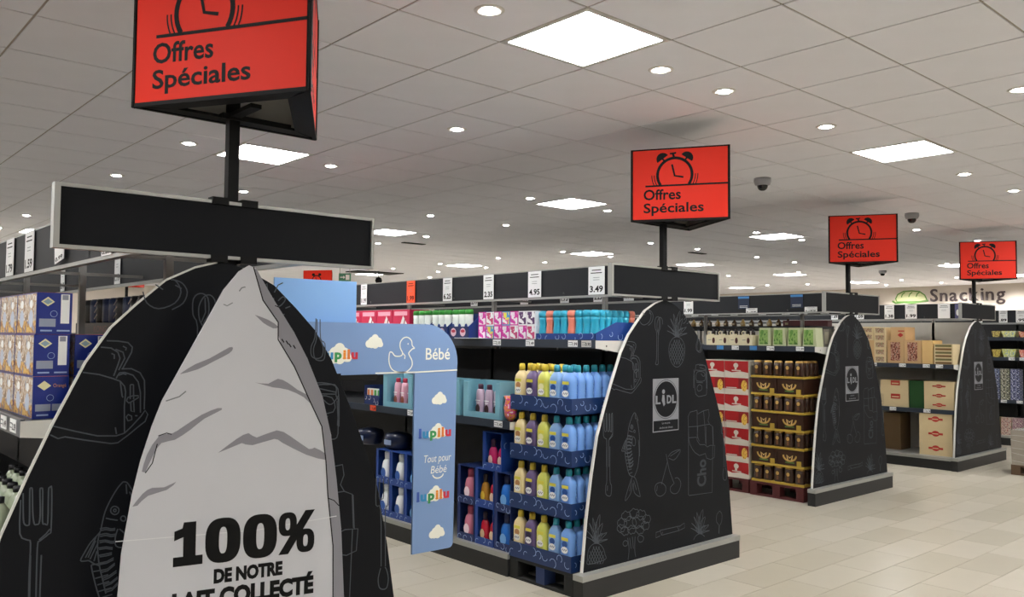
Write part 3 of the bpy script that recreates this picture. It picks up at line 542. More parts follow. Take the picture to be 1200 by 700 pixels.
def end_panel(x, y, label, header_label, sign_label, A=Vector((-0.245, 0.10, 0)), L=0.655):
    t = thing('end_panel', label, 'end panel', (x, y, 0))
    link('arched_board', arch_me, t)
    for nm, me in chalk_meshes.items():
        tag(link('chalk_drawing', me, t), 'chalk outline of a %s' % CN[nm])
    tag(link('chalk_drawing', choc_text, t), 'chalk lettering on the chocolate bar')
    tag(link('logo_plate', logo_me, t), 'grey logo plate with a round emblem')
    part('plinth', MB().box(-0.055, 1.605, -0.055, 0.0245, 0, 0.125, K_PLINTH), t)
    part('plinth_ledge', MB().box(-0.06, 1.61, -0.058, 0.0245, 0.125, 0.16, K_ALU), t, 'pale metal ledge over the plinth')
    # header board
    h = thing('header_board', header_label, 'header board', (x+0.835, y-0.008, 1.87), group='blank header boards')
    fr = FY(0, 0, 0)
    part('board', MB().prism(fr, [(-0.575, 0.01), (0.575, 0.01), (0.575, 0.20), (-0.575, 0.20)], -0.024, 0.0, K_BLACK), h)
    e = MB()
    for a0, a1, b0, b1 in ((-0.59, 0.59, 0.0, 0.012), (-0.59, 0.59, 0.198, 0.21), (-0.59, -0.572, 0.012, 0.198), (0.578, 0.59, 0.012, 0.198)):
        e.prism(fr, [(a0, b0), (a1, b0), (a1, b1), (a0, b1)], -0.03, 0.006, K_ALU)
    part('frame', e, h)
    for a in (-0.055, 0.055):
        for b0 in (-0.012, 0.195): part('clip', MB().box(a-0.03, a+0.03, -0.012, 0.032, b0, b0+0.026, K_INK), h)
    # sign on its pole
    s = thing('promotion_sign', sign_label, 'sign', (x+0.845, y+0.03, 1.84), group='red special offer signs on poles')
    part('pole', MB().box(-0.02, 0.02, -0.0, 0.035, 0.0, 0.98, K_INK), s)
    # triangle: back edge along X, apex towards -Y ; local coords, bottom at z 0.56 (world 2.4)
    zb, zt = 0.56, 1.035
    B = A+Vector((L/2, -L*0.866, 0)); D = A+Vector((L, 0, 0))
    K_IN = mat('sign_inner_grey', '#c4c2bc', 0.6)
    for k, (p, q) in enumerate(((A, B), (B, D), (D, A))):
        r = (q-p).normalized(); f = Frame((p.x, p.y, zb), r, (0, 0, 1))
        e = MB(); e.prism(f, [(0.004, 0), (L-0.004, 0), (L-0.004, 0.475), (0.004, 0.475)], -0.006, 0.0, K_RED, K_INK)
        e.rect(f, 0.004, L-0.004, 0, 0.475, K_IN, -0.0065)
        fp = part('sign_face', e, s, 'red face with clock and lettering')
        e = MB()
        cx, cz, R = 0.295, 0.298, 0.115
        th = math.asin((0.232-cz)/R)
        e.arc(f, cx, cz, R, R, th, PI-th, 0.019, K_INK, 0.0012, 30)
        e.rect(f, 0.098, L-0.006, 0.222, 0.234, K_INK, 0.0014)
        for sg in (-1, 1):
            ang = PI/2+sg*0.62; bx_, bz_ = cx+math.cos(ang)*(R+0.022), cz+math.sin(ang)*(R+0.022)
            pts = [(bx_+0.043*math.cos(ang-PI/2+PI*i/10), bz_+0.043*math.sin(ang-PI/2+PI*i/10)) for i in range(11)]
            e.poly(f, pts, K_INK, 0.0012)
            e.line(f, [(cx+math.cos(ang)*R, cz+math.sin(ang)*R), (bx_, bz_)], 0.012, K_INK, 0.0012)
            for n_, rr in enumerate((0.022, 0.038)):
                e.arc(f, cx, cz, R+rr, R+rr, -0.50+0.07*n_ if sg < 0 else PI+0.50-0.07*n_, 0.02 if sg < 0 else PI-0.02, 0.006, K_INK, 0.0012, 6)
        e.line(f, [(cx-0.002, cz+R), (cx-0.012, cz+R+0.03)], 0.014, K_INK, 0.0013); e.line(f, [(cx-0.032, cz+R+0.03), (cx+0.010, cz+R+0.034)], 0.012, K_INK, 0.0014)
        e.line(f, [(cx-0.018, cz+0.072), (cx, cz-0.006), (cx+0.058, cz-0.018)], 0.013, K_INK, 0.0016)
        e.text(f, 0.086, 0.135, 0.072, 'Offres', K_INK, 0.0012, width=0.25, bold=0.02)
        e.text(f, 0.086, 0.047, 0.066, 'Spéciales', K_INK, 0.0012, width=0.40, bold=0.02)
        part('print', e, fp)
        e = MB()
        for a0, a1, b0, b1 in ((0, L, -0.012, 0.002), (0, L, 0.473, 0.482), (0, 0.006, 0, 0.475), (L-0.006, L, 0, 0.475)):
            e.prism(f, [(a0, b0), (a1, b0), (a1, b1), (a0, b1)], -0.012, 0.003, K_INK)
        part('edge_frame', e, s)
        e = MB(); e.add([f.p(0.02, -0.008, -0.003), f.p(L-0.02, -0.008, -0.003), f.p(L-0.13, -0.008, -0.075), f.p(0.13, -0.008, -0.075),
                         f.p(0.02, 0.002, -0.003), f.p(L-0.02, 0.002, -0.003), f.p(L-0.13, 0.002, -0.075), f.p(0.13, 0.002, -0.075)],
                        [(3, 2, 1, 0), (4, 5, 6, 7), (0, 1, 5, 4), (1, 2, 6, 5), (2, 3, 7, 6), (3, 0, 4, 7)], K_INK)
        part('bottom_flange', e, s)
    part('mounting_arm', MB().box(-0.05, 0.22, -0.01, 0.03, zb-0.01, zb+0.01, K_INK).box(-0.02, 0.02, -0.18, 0.0, zb, zb+0.015, K_INK), s)
    return t
end_panel(0.42, 2.94, 'nearest tall arched black end panel with chalk food drawings, behind the white mountain', 'largest blank black header board in a silver frame, at left', 'largest red special offer sign on a black pole, cut by the top edge', Vector((-0.340, 0.075, 0)), 0.71)
end_panel(3.78, 3.58, 'second arched black chalkboard end panel, in the centre beside the blue bottle pallet', 'blank black header board over the central arched end panel', 'red special offer sign on a black pole above the central end panel')
end_panel(7.60, 4.155, 'third arched black end panel, right of the coffee pack pallet', 'blank black header board over the third arched end panel', 'red special offer sign with clock above the third end panel')
end_panel(10.95, 4.115, 'smallest arched black end panel, right of the kraft carton shelves', 'blank black header board over the farthest arched end panel', 'red special offer sign at the right edge before the bread lettering')
# two far signs beyond the cross aisle
def far_sign(x, y, label, hz):
    s = thing('promotion_sign', label, 'sign', (x, y, hz), group='red special offer signs on poles')
    L = 0.645; A = Vector((-0.3, 0.2, 0)); B = A+Vector((L/2, -L*.866, 0)); D = A+Vector((L, 0, 0))
    part('pole', MB().box(-0.02, 0.02, 0, 0.035, -2.38+0, 0.3, K_INK), s)
    for p, q in ((A, B), (B, D), (D, A)):
        f = Frame((p.x, p.y, 0), (q-p), (0, 0, 1)); e = MB(); e.prism(f, [(0, 0), (L, 0), (L, .475), (0, .475)], -0.006, 0, K_RED, K_INK)
        e.arc(f, 0.3, 0.27, .1, .1, -.5, PI+.5, .02, K_INK, .001, 20); e.rect(f, .098, L, .222, .234, K_INK, .0014)
        for sg in (-1, 1): e.disc(f, 0.3+sg*0.07, 0.39, .035, .03, K_INK, .0012, 12)
        e.text(f, .09, .138, .064, 'Offres', K_INK, .0012, width=.245); e.text(f, .09, .052, .062, 'Spéciales', K_INK, .0012, width=.39)
        e.line(f, [(0.28, 0.34), (0.3, 0.27), (0.35, 0.26)], .012, K_INK, .0016)
        part('sign_face', e, s)
far_sign(8.2, 14.9, 'small distant red sign seen above the pale blue panel', 2.40)
far_sign(4.55, 14.95, 'distant red sign seen under the left gondola fascia', 2.40)

# ------------------------------------------------------------------ mountain standee
t = thing('mountain_standee', 'white cardboard mountain display stand with black milk slogan lettering', 'cardboard standee', (1.2, 2.70, 0), math.radians(-12))
fS = FY(0, 0, 0)
Lp = [(-0.43, 0.0), (-0.41, 0.40), (-0.385, 0.66), (-0.364, 0.784), (-0.357, 0.914), (-0.331, 1.095), (-0.309, 1.2), (-0.279, 1.306), (-0.251, 1.386), (-0.197, 1.494), (-0.127, 1.633), (-0.07, 1.748), (-0.022, 1.812), (0.011, 1.834)]
Rp = [(0.034, 1.824), (0.093, 1.724), (0.168, 1.608), (0.215, 1.52), (0.272, 1.385), (0.305, 1.25), (0.327, 1.099), (0.348, 0.919), (0.362, 0.679), (0.40, 0.3), (0.42, 0.0)]
outl = (Lp+Rp)[::-1]
part('printed_board', MB().prism(fS, outl, -0.012, 0, K_CARDB), t)
G = [(0.025, 1.829), (0.059, 1.717), (0.112, 1.643), (0.113, 1.584), (0.171, 1.49), (0.227, 1.371), (0.271, 1.281), (0.288, 1.161), (0.297, 1.042), (0.319, 0.863), (0.322, 0.685), (0.345, 0.3), (0.36, 0.0)]
e = MB()
R2 = [(0.0255, 1.8285)]+[p for p in Rp]
def at_z(P, z):
    for (a, za), (b, zb_) in zip(P, P[1:]):
        if za >= z >= zb_: return a+(b-a)*(za-z)/max(1e-6, za-zb_)
    return P[-1][0]
zs = [1.822-0.0365*i for i in range(50)]
for z0, z1 in zip(zs, zs[1:]):
    e.poly(fS, [(at_z(G, z1), z1), (at_z(R2, z1), z1), (at_z(R2, z0), z0), (at_z(G, z0), z0)], K_CARDG, 0.0006)
e.line(fS, G, 0.004, K_INK, 0.001)
part('rock_shading', e, t, 'printed grey rock shading along the right side')
strokes = [
 [(-0.191, 1.478), (-0.154, 1.502), (-0.109, 1.521), (-0.048, 1.557), (-0.036, 1.553), (-0.048, 1.537), (-0.094, 1.512), (-0.146, 1.485), (-0.20, 1.47)],
 [(0.038, 1.439), (0.083, 1.434), (0.115, 1.45), (0.149, 1.436), (0.183, 1.411), (0.217, 1.393), (0.252, 1.366), (0.235, 1.357), (0.205, 1.385), (0.149, 1.412), (0.099, 1.421)],
 [(0.033, 1.667), (0.078, 1.651), (0.112, 1.628), (0.095, 1.622), (0.062, 1.64)],
 [(-0.076, 1.21), (-0.017, 1.253), (0.021, 1.27), (0.048, 1.254), (0.115, 1.275), (0.161, 1.253), (0.227, 1.205), (0.246, 1.209), (0.285, 1.186), (0.287, 1.164), (0.218, 1.186), (0.134, 1.232), (0.107, 1.246), (0.035, 1.229), (0.0, 1.238)],
 [(-0.330, 1.058), (-0.301, 1.096), (-0.274, 1.112), (-0.238, 1.111), (-0.202, 1.126), (-0.23, 1.102), (-0.285, 1.088), (-0.315, 1.060)],
 [(-0.305, 1.165), (-0.292, 1.217), (-0.258, 1.274), (-0.218, 1.281), (-0.187, 1.3), (-0.13, 1.337), (-0.08, 1.357), (-0.067, 1.351), (-0.121, 1.324), (-0.162, 1.291), (-0.21, 1.260), (-0.25, 1.252), (-0.273, 1.215), (-0.295, 1.162)]]
from mathutils.geometry import tessellate_polygon
for st in strokes:
    e = MB(); st = smooth([tuple(p) for p in st], 2)
    tris = tessellate_polygon([[Vector((a, b, 0)) for a, b in st]])
    e.add([fS.p(a, b, 0.0008) for a, b in st], [tuple(x) for x in tris], K_CARDG)
    part('rock_crevice', e, t, 'printed grey crevice')
e = MB()
e.line(fS, [(-0.02, 1.745), (-0.012, 1.757), (0.0, 1.76)], 0.004, K_INKG)
e.line(fS, [(-0.07, 1.70), (-0.058, 1.695), (-0.05, 1.70), (-0.04, 1.706)], 0.003, K_INKG)
e.line(fS, [(-0.24, 1.385), (-0.20, 1.398), (-0.18, 1.415)], 0.004, K_INKG)
e.line(fS, [(-0.295, 1.16), (-0.275, 1.19), (-0.262, 1.25)], 0.003, K_INK)
e.line(fS, [(-0.26, 1.275), (-0.235, 1.283), (-0.22, 1.278)], 0.003, K_INK)
for a, b in ((0.125, 1.586), (0.14, 1.58), (0.15, 1.57), (0.165, 1.565)): e.line(fS, [(a, b), (a+0.008, b-0.012)], 0.004, K_INK)
e.line(fS, [(0.10, 1.70), (0.125, 1.69), (0.15, 1.67)], 0.003, K_INK)
e.line(fS, [(0.298, 1.03), (0.320, 1.02), (0.338, 1.0)], 0.003, K_INK)
part('rock_ticks', e, t, 'fine printed rock strokes', kind='stuff')
e = MB()
def ring0(e, cx, cz, rx, rz, ix, iz, sq=0.75):
    n = 40; P = []
    for r1, r2 in ((rx, rz), (ix, iz)):
        for i in range(n):
            t_ = 2*PI*i/n; c, s__ = math.cos(t_), math.sin(t_)
            P.append(fS.p(cx+r1*math.copysign(abs(c)**sq, c), cz+r2*math.copysign(abs(s__)**sq, s__), 0.0012))
    e.add(P, [(i, (i+1) % n, n+(i+1) % n, n+i) for i in range(n)], K_INK)
BX, BZ = -0.206, 0.855
def glyph(): part('letter', e, t, 'bold black numeral')
e.rect(fS, BX, BX+0.090, BZ, BZ+0.030, K_INK, 0.0012); e.rect(fS, BX+0.030, BX+0.068, BZ+0.030, BZ+0.139, K_INK, 0.0012)
e.poly(fS, [(BX+0.002, BZ+0.082), (BX+0.030, BZ+0.092), (BX+0.030, BZ+0.139), (BX+0.026, BZ+0.120), (BX+0.002, BZ+0.112)], K_INK, 0.0012); glyph()
e = MB(); ring0(e, BX+0.153, BZ+0.069, 0.056, 0.073, 0.013, 0.043); glyph()
e = MB(); ring0(e, BX+0.273, BZ+0.069, 0.056, 0.073, 0.013, 0.043); glyph()
e = MB(); ring0(e, BX+0.365, BZ+0.099, 0.031, 0.040, 0.008, 0.020); part('letter', e, t)
e = MB(); ring0(e, BX+0.427, BZ+0.038, 0.031, 0.040, 0.008, 0.020); part('letter', e, t)
e = MB(); e.poly(fS, [(BX+0.335, BZ-0.002), (BX+0.368, BZ-0.002), (BX+0.458, BZ+0.141), (BX+0.425, BZ+0.141)], K_INK, 0.0011); part('letter', e, t)
for a_, b_, h_, w__, tx in ((-0.080, 0.789, 0.043, 0.224, 'DE NOTRE'), (-0.206, 0.714, 0.056, 0.458, 'LAIT COLLECTÉ')):
    e = MB(); e.text(fS, a_, b_, h_, tx, K_INK, 0.0012, bold=0.058, width=w__); part('lettering', e, t, 'bold black capitals')
part('fold_crease', MB().line(fS, [(-0.375, 0.955), (0.05, 0.945), (0.33, 0.965)], 0.003, mat('crease_light', '#d9dadc', .4)), t)
part('strut', MB().prism(Frame((0, 0.012, 0), (0, 1, 0), (0, 0, 1)), [(0, 0), (0.10, 0), (0, 1.1)], -0.004, 0.004, K_CARDB), t)

# ------------------------------------------------------------------ baby section arch
K_SKY = mat('sky_blue_panel', '#7592bd', 0.45, noise=0.02)
K_CLOUD = mat('cloud_cream', '#e6e6d8', 0.5)
t = thing('aisle_arch_sign', 'light blue arched aisle sign with clouds, duck outline and baby lettering', 'aisle sign', (2.02, 3.50, 0))
fA = FY(0, 0, 0)
def rc_corner(cx, cz, r, t0, t1, n=8): return [(cx+r*math.cos(t0+(t1-t0)*i/n), cz+r*math.sin(t0+(t1-t0)*i/n)) for i in range(n+1)]
bar = [(-0.0, 1.42), (0.43, 1.42)]
shape = [(-0.20, 1.42), (0.425, 1.42)]
shape += rc_corner(0.425, 1.38, 0.04, PI/2, 0, 5)[1:]
shape += [(0.438, 0.505)]
shape += rc_corner(0.665, 0.53, 0.027, -PI/2, 0, 4)
shape += rc_corner(0.712-0.20, 1.657-0.20, 0.20, 0, PI/2, 10)
shape += [(-0.20, 1.662)]
# two convex pieces: bar and leg
leg = [(0.438, 0.505), (0.665, 0.503)] + rc_corner(0.668, 0.530, 0.027, -PI/2, 0, 4)[1:] + [(0.708, 1.41), (0.438, 1.41)]
tris_src = [(-0.20, 1.41), (0.438, 1.41), (0.708, 1.41)] + rc_corner(0.712-0.20, 1.66-0.20, 0.20, 0, PI/2, 10) + [(-0.20, 1.662)]
part('leg_panel', MB().prism(fA, leg, -0.012, 0, K_SKY), t)
part('bar_panel', MB().prism(fA, tris_src, -0.012, 0, K_SKY), t)
part('support_arm', MB().box(0.0, 0.21, -0.012, 0.02, 1.385, 1.412, K_INK), t)
part('wall_bracket', MB().box(-0.25, 0.01, -0.01, 0.02, 1.34, 1.42, K_INK), t)
def cloud(a, b, s):
    cs = ((-0.030, -0.002, 0.018), (-0.014, 0.012, 0.018), (0.004, 0.024, 0.019), (0.022, 0.008, 0.020), (0.034, -0.004, 0.014), (0.005, -0.004, 0.020), (-0.015, -0.006, 0.016))
    pts = []
    for i in range(48):
        t = 2*PI*i/48; d = (math.cos(t), math.sin(t)); best = 0.005
        for cx, cz, r in cs:
            pr_ = cx*d[0]+cz*d[1]; q = r*r-(cx*cx+cz*cz-pr_*pr_)
            if q > 0: best = max(best, pr_+math.sqrt(q))
        pts.append((a+d[0]*best*s, b+d[1]*best*s))
    e = MB(); c0 = fA.p(a, b, 0.0009); n = len(pts)
    e.add([c0]+[fA.p(x, z, 0.0009) for x, z in pts], [(0, i+1, (i+1) % n+1) for i in range(n)], K_CLOUD)
    return e
lup = [('l', '#2f4fa0'), ('u', '#2c86b8'), ('p', '#2f8a4a'), ('i', '#e08a2a'), ('l', '#d9772a'), ('u', '#c8283a')]
def lupilu(e, a, b, w, letters=lup):
    gl = [text_mesh_data(ch, 0.05) for ch, c in letters]; gap = 0.10
    k = w/(sum(g[3]-g[2] for g in gl)+gap*5); x0 = a
    for g, (ch, cc) in zip(gl, letters):
        m_ = mat('ink_'+cc[1:], cc, .5)
        e.add([fA.p(x0+(x-g[2])*k, b+y*k*0.8, 0.0020) for x, y in g[0]], g[1], m_)
        if ch in 'li': e.rect(fA, x0-0.03*k, x0+(g[3]-g[2]+0.03)*k, b, b+0.05*k, m_, 0.0021)
        x0 += (g[3]-g[2]+gap)*k
for a_, b_, s_c in ((0.197, 1.562, 1.05), (0.595, 1.27, 1.0), (0.59, 0.588, 1.05), (0.585, 1.10, 1.2), (0.575, 0.782, 1.2), (0.0, 1.50, 1.5)): part('cloud', cloud(a_, b_, s_c), t, 'cream cloud')
for a_, b_, w_l in ((0.468, 1.083, 0.205), (0.460, 0.765, 0.205), (-0.085, 1.49, 0.19)): e = MB(); lupilu(e, a_, b_, w_l); part('logo_lettering', e, t, 'multicoloured lettering')
e = MB()
e.text(fA, 0.505, 1.480, 0.062, 'Bébé', K_CLOUD, 0.0014, width=0.155, bold=0.01)
part('lettering', e, t, 'cream lettering'); e = MB()
e.text(fA, 0.585, 0.955, 0.040, 'Tout pour', K_CLOUD, 0.0014, width=0.175, align='C', shear=0.15)
part('lettering', e, t, 'cream handwritten lettering'); e = MB()
e.text(fA, 0.595, 0.897, 0.040, 'Bébé', K_CLOUD, 0.0014, width=0.10, align='C', shear=0.15)
e.arc(fA, 0.592, 0.892, 0.034, 0.022, PI+0.1, 2*PI-0.1, 0.007, K_CLOUD, 0.0014, 10)
part('lettering', e, t, 'cream handwritten lettering with a smile'); e = MB()
e.line(fA, [(0.205, 1.405+0.012), (0.45, 1.417), (0.71, 1.423)], 0.007, K_CLOUD, 0.0014)
part('stripe', e, t, 'cream stripe'); e = MB()
duck = [(0.285, 1.515), (0.283, 1.47), (0.300, 1.435), (0.335, 1.42), (0.385, 1.42), (0.418, 1.445), (0.420, 1.475), (0.405, 1.50), (0.400, 1.515), (0.422, 1.535), (0.435, 1.538), (0.420, 1.552), (0.416, 1.575), (0.395, 1.592), (0.368, 1.590), (0.348, 1.568), (0.348, 1.54), (0.362, 1.515), (0.352, 1.500), (0.318, 1.50), (0.300, 1.518)]
e.line(fA, smooth(duck+[duck[0]]), 0.006, K_CLOUD, 0.0014); e.line(fA, [(0.362, 1.515), (0.378, 1.50), (0.375, 1.485)], 0.006, K_CLOUD, 0.0014); e.disc(fA, 0.395, 1.560, 0.004, 0.004, K_CLOUD, 0.0014, 8)
part('duck_outline', e, t, 'cream outline of a toy duck')
t = thing('blue_header_panel', 'plain pale blue panel above the baby sign, right of the nearest end panel', 'sign panel', (2.02, 3.56, 0))
part('panel', MB().prism(fA, [(-0.30, 1.45), (0.129, 1.45), (0.129, 1.862), (-0.30, 1.862)], -0.01, 0, mat('pale_blue_board', '#86b4ea', 0.35, noise=0.01)), t)
part('fixing', MB().box(-0.2, -0.15, 0.01, 0.04, 1.4, 1.75, K_INK), t)

exec_products = True
# ------------------------------------------------------------------ products
fL = lambda d=0.0: FX(-d, 0, 0)       # print frame on local front (faces -X)
fN = lambda d=0.0: FY(0, -d, 0)
def rings(e, fr, w, h, n, seed, m=None, z0=0.0, a0=0.0):
    r_ = random.Random(seed)
    for k in range(n):
        a = a0+(k+0.5)/n*w+r_.uniform(-.01, .01); b = z0+h*r_.uniform(0.25, 0.75); r = min(h*0.38, r_.uniform(0.014, 0.03)); t0 = r_.uniform(0, 6)
        e.arc(fr, a, b, r, r, t0, t0+r_.uniform(2.5, 5), 0.004, m or K_RING, 0.001, 8)

# --- softener bottles on the pallet
def softener(nm, body, cap, lab):
    kb = mat('softener_%s' % nm, body, 0.3, noise=0.04); kc = mat('softener_cap_%s' % nm, cap, 0.35)
    b = MB(); prof = [(0.047, 0), (0.050, 0.006)]
    for i in range(7): prof += [(0.050, 0.02+i*0.024), (0.0465, 0.032+i*0.024)]
    prof += [(0.050, 0.195), (0.044, 0.225), (0.026, 0.250), (0.018, 0.258), (0.018, 0.262)]
    b.lathe(prof, kb, n=16, sx=0.70, sy=1.0, sq=0.55)
    c = MB().lathe([(0.021, 0.258), (0.021, 0.285), (0.018, 0.300), (0.012, 0.303)], kc, n=12)
    l = MB(); f = FX(-0.0355, 0, 0)
    pts = lambda a, b_, ra, rb: None
    l.rect(f, -0.033, 0.033, 0.060, 0.205, mat('softener_label_%s' % nm, lab, .35), 0.0)
    l.rect(f, -0.029, 0.029, 0.182, 0.202, mat('label_yellow', '#d9cf4e', .35), 0.0005)
    l.disc(f, 0, 0.160, 0.024, 0.020, mat('label_dark_%s' % nm, {'cream': '#b07c4c', 'violet': '#2a2144', 'lime': '#e8e6b0'}.get(nm, '#1d4a90'), .4), 0.0010, 12)
    l.disc(f, 0, 0.125, 0.029, 0.021, K_WHITE, 0.0016, 16); l.line(f, [(-0.02, 0.12), (-0.012, 0.132), (-0.006, 0.12), (0.004, 0.132), (0.01, 0.12), (0.02, 0.132)], 0.005, mat('label_navy', '#1d2f5c', .5), 0.0022)
    return Proto('softener_bottle', 'bottle', [('body', b, True, None), ('cap', c, True, None), ('front_label', l, False, None)])
SB = {'cream': softener('cream', '#e2cf9a', '#dcc445', '#eadcae'), 'violet': softener('violet', '#6b5a86', '#c9b23e', '#584a78'), 'lime': softener('lime', '#c9cc62', '#d0b83a', '#cfd36a'),
      'sky': softener('sky', '#7ba3d2', '#2f8fa6', '#88aedd'), 'blue': softener('blue', '#6f9cdc', '#1f8a9c', '#5f8cd0')}
cols = ['cream', 'violet', 'lime', 'sky', 'blue']; colw = {'cream': 'cream-yellow', 'violet': 'violet', 'lime': 'lime green', 'sky': 'sky blue', 'blue': 'brighter blue'}
PX0, PYF = 3.765, 3.665
pal = thing('pallet', 'black half pallet under the trays of fabric softener bottles', 'pallet', (PX0, PYF-0.02, 0))
KP = mat('black_pallet_wood', '#1c1d1c', 0.8)
def pallet_parts(pal, w, d, m, mb_=None):
    for a in (0, 0.5*(d-0.1), d-0.1): part('deck_board', MB().box(0.002+a, 0.098+a, 0, w, 0.120, 0.142, m), pal)
    for a in (0.25*(d-0.1), 0.75*(d-0.1)): part('deck_board', MB().box(0.002+a, 0.098+a, 0, w, 0.120, 0.142, m), pal)
    for a in (0, d-0.1): part('bottom_board', MB().box(a, a+0.1, 0, w, 0, 0.018, m), pal)
    for a in (0, d/2-0.05, d-0.1):
        for b_ in (0, w/2-0.04, w-0.08): part('block', MB().box(a, a+0.1, b_, b_+0.08, 0.018, 0.120, mb_ if (mb_ and abs(b_-(w/2-0.04)) < .01) else m), pal)
pallet_parts(pal, 0.59, 0.78, KP, mat('blue_pallet_block', '#22345c', .7))
LZ = [0.142, 0.465, 0.79, 1.115]
lw = ['bottom', 'second', 'third', 'top']
K_TRAY = mat('softener_tray_blue', '#17315f', 0.4)
def tray_mesh(w, d, h, m, ring_seed=1):
    e = MB(); t_ = 0.004
    e.box(0, d, 0, w, 0, 0.004, m); e.box(0, t_, 0, w, 0.004, h, m); e.box(d-t_, d, 0, w, 0.004, h, m); e.box(t_, d-t_, 0, t_, 0.004, h, m); e.box(t_, d-t_, w-t_, w, 0.004, h, m)
    rings(e, FX(0, 0, 0), w, h, int(w/0.06), ring_seed, a0=-w); rings(e, FY(0, 0, 0), d, h, int(d/0.06), ring_seed+5)
    return e
TR = Proto('bottle_tray', 'tray', [('tray_board', tray_mesh(0.575, 0.62, 0.10, K_TRAY, 4), False, None)])
for k, z in enumerate(LZ):
    TR.place((PX0, PYF, z), 'navy card tray with pale circles, %s layer of the softener pallet' % lw[k], 'softener trays on the pallet')
    for j in range(5):
        y = PYF+0.065+0.111*j; col = cols[4-j]
        rows = 1 if k < 3 else 3
        for r in range(rows):
            SB[col].place((PX0+0.045+0.077*r, y, z+0.0045), '%s softener bottle, %s row, %s tray of the black pallet' % (colw[col], ['front', 'second', 'third'][r], lw[k]), 'softener bottles')
    for r in range(1 if k < 3 else 3, 6 if k < 3 else 8):
        SB['blue'].place((PX0+0.045+0.077*r, PYF+0.065, z+0.0045), 'ribbed light blue softener bottle, %s from the front along the end panel, %s tray' % (ORD[r], lw[k]), 'softener bottles')
# support posts between layers: hidden cardboard core carries the upper trays
for k in range(3):
    core = MB().box(0.16, 0.60, 0.13, 0.56, 0.0, 0.318, K_TRAY)
    tag(link('tray_core_box', core.mesh('tray_core_box'), None, (PX0, PYF, LZ[k]+0.0045)), 'navy card core box inside the %s tray of the softener pallet' % lw[k], 'box', 'core boxes inside the softener trays')

# --- shelf top of gondola two: upside-down teal and salmon bottles in a tray
def wc_bottle(nm, c):
    m1 = mat('wc_%s' % nm, c, 0.3)
    b = MB().lathe([(0.030, 0), (0.033, 0.01), (0.032, 0.06), (0.026, 0.105), (0.030, 0.13), (0.033, 0.15)], m1, n=14, sx=0.8)
    cp = MB().lathe([(0.034, 0.15), (0.035, 0.175), (0.030, 0.19), (0.020, 0.195)], mat('wc_cap_%s' % nm, c, 0.4), n=14, sx=0.8)
    return Proto('cleaner_bottle', 'bottle', [('body', b, True, None), ('cap', cp, True, None)])
WT, WS = wc_bottle('teal', '#2ba3c4'), wc_bottle('salmon', '#e0836f')
SH2 = 1.585-0.005
e = MB(); e.box(0, 0.42, 0, 0.55, 0, 0.003, K_BLUEC); e.box(0, 0.004, 0, 0.55, 0.003, 0.045, K_BLUEC); e.box(0.416, 0.42, 0, 0.55, 0.003, 0.12, K_BLUEC); e.box(0.0, 0.42, 0.546, 0.55, 0.003, 0.045, K_BLUEC)
e.prism(FY(0, 0.004, 0), [(0, 0.003), (0.42, 0.003), (0.42, 0.12), (0.20, 0.12), (0, 0.045)], 0, 0.004, K_BLUEC)
rings(e, FX(0, 0, 0), 0.55, 0.045, 7, 3, a0=-0.55); rings(e, FY(0, 0, 0), 0.4, 0.06, 4, 9)
tag(link('bottle_tray', e.mesh('bottle_tray'), None, (3.945, 3.635, SH2)), 'bright blue slanted card tray holding teal and salmon bottles', 'tray')
pat = ['salmon', 'teal', 'teal', 'salmon', 'teal', 'teal', 'salmon', 'teal']
for j in range(8):
    y = 3.635+0.035+0.0685*j
    for r in range(2):
        nm = pat[j] if r == 0 else 'teal'
        if j == 0: nm = 'teal'
        (WT if nm == 'teal' else WS).place((3.98+0.058*r, y, SH2+0.0035), '%s cleaner bottle, %s from the end panel, %s row of the blue tray' % (nm, ORD[j], ['front', 'second'][r]), 'cleaner bottles in the blue tray')
for r in range(2, 7):
    (WS if r == 6 else WT).place((3.98+0.058*r, 3.67, SH2+0.0035), '%s cleaner bottle at the open tray end, %s from the shelf edge' % ('salmon' if r == 6 else 'teal', ORD[r]), 'cleaner bottles in the blue tray')
# --- pink and white freshener packs (2 high)
fp_cols = [('magenta', ['#d63aa8', '#f0e6f0', '#d63aa8']), ('white', ['#eef0f4', '#c8487a', '#f4f4f6']), ('rainbow', ['#4fa0d8', '#e8e050', '#e04fa8', '#f4f4f6']), ('violet', ['#f2f2f6', '#5a3a6a', '#f2f2f6'])]
FPK = {}
for nm, cc in fp_cols:
    b = MB().box(0, 0.10, 0, 0.084, 0, 0.100, mat('fresh_%s' % nm, cc[0], .35))
    l = MB(); l.rect(FX(0, 0, 0), -0.078, -0.006, 0.008, 0.094, print_mat('freshprint_%s' % nm, cc, 22), 0.0006)
    FPK[nm] = Proto('freshener_pack', 'pack', [('carton', b, False, None), ('front_print', l, False, None)])
seq = ['violet', 'violet', 'magenta', 'rainbow', 'magenta', 'white', 'magenta']; seq2 = ['white', 'magenta', 'white', 'magenta', 'magenta', 'rainbow', 'magenta']
seqw = {'violet': 'white and violet', 'magenta': 'magenta', 'rainbow': 'rainbow coloured', 'white': 'white and pink'}
for k, sq in enumerate((seq2, seq)):
    for j, nm in enumerate(sq):
        FPK[nm].place((3.96, 4.21+0.0885*j, SH2+0.101*k), '%s freshener pack, %s from the teal bottles, %s row on the top shelf' % (seqw[nm], ORD[j], ['lower', 'upper'][k]), 'freshener packs on the top shelf')
o = tag(link('leaflet_strip', MB().box(0, 0.10, 0, 0.28, 0, 0.004, K_CARD).mesh('leaflet_strip'), None, (3.87, 4.72, SH2+0.006)), 'white card strip poking out over the top shelf edge', 'card strip')
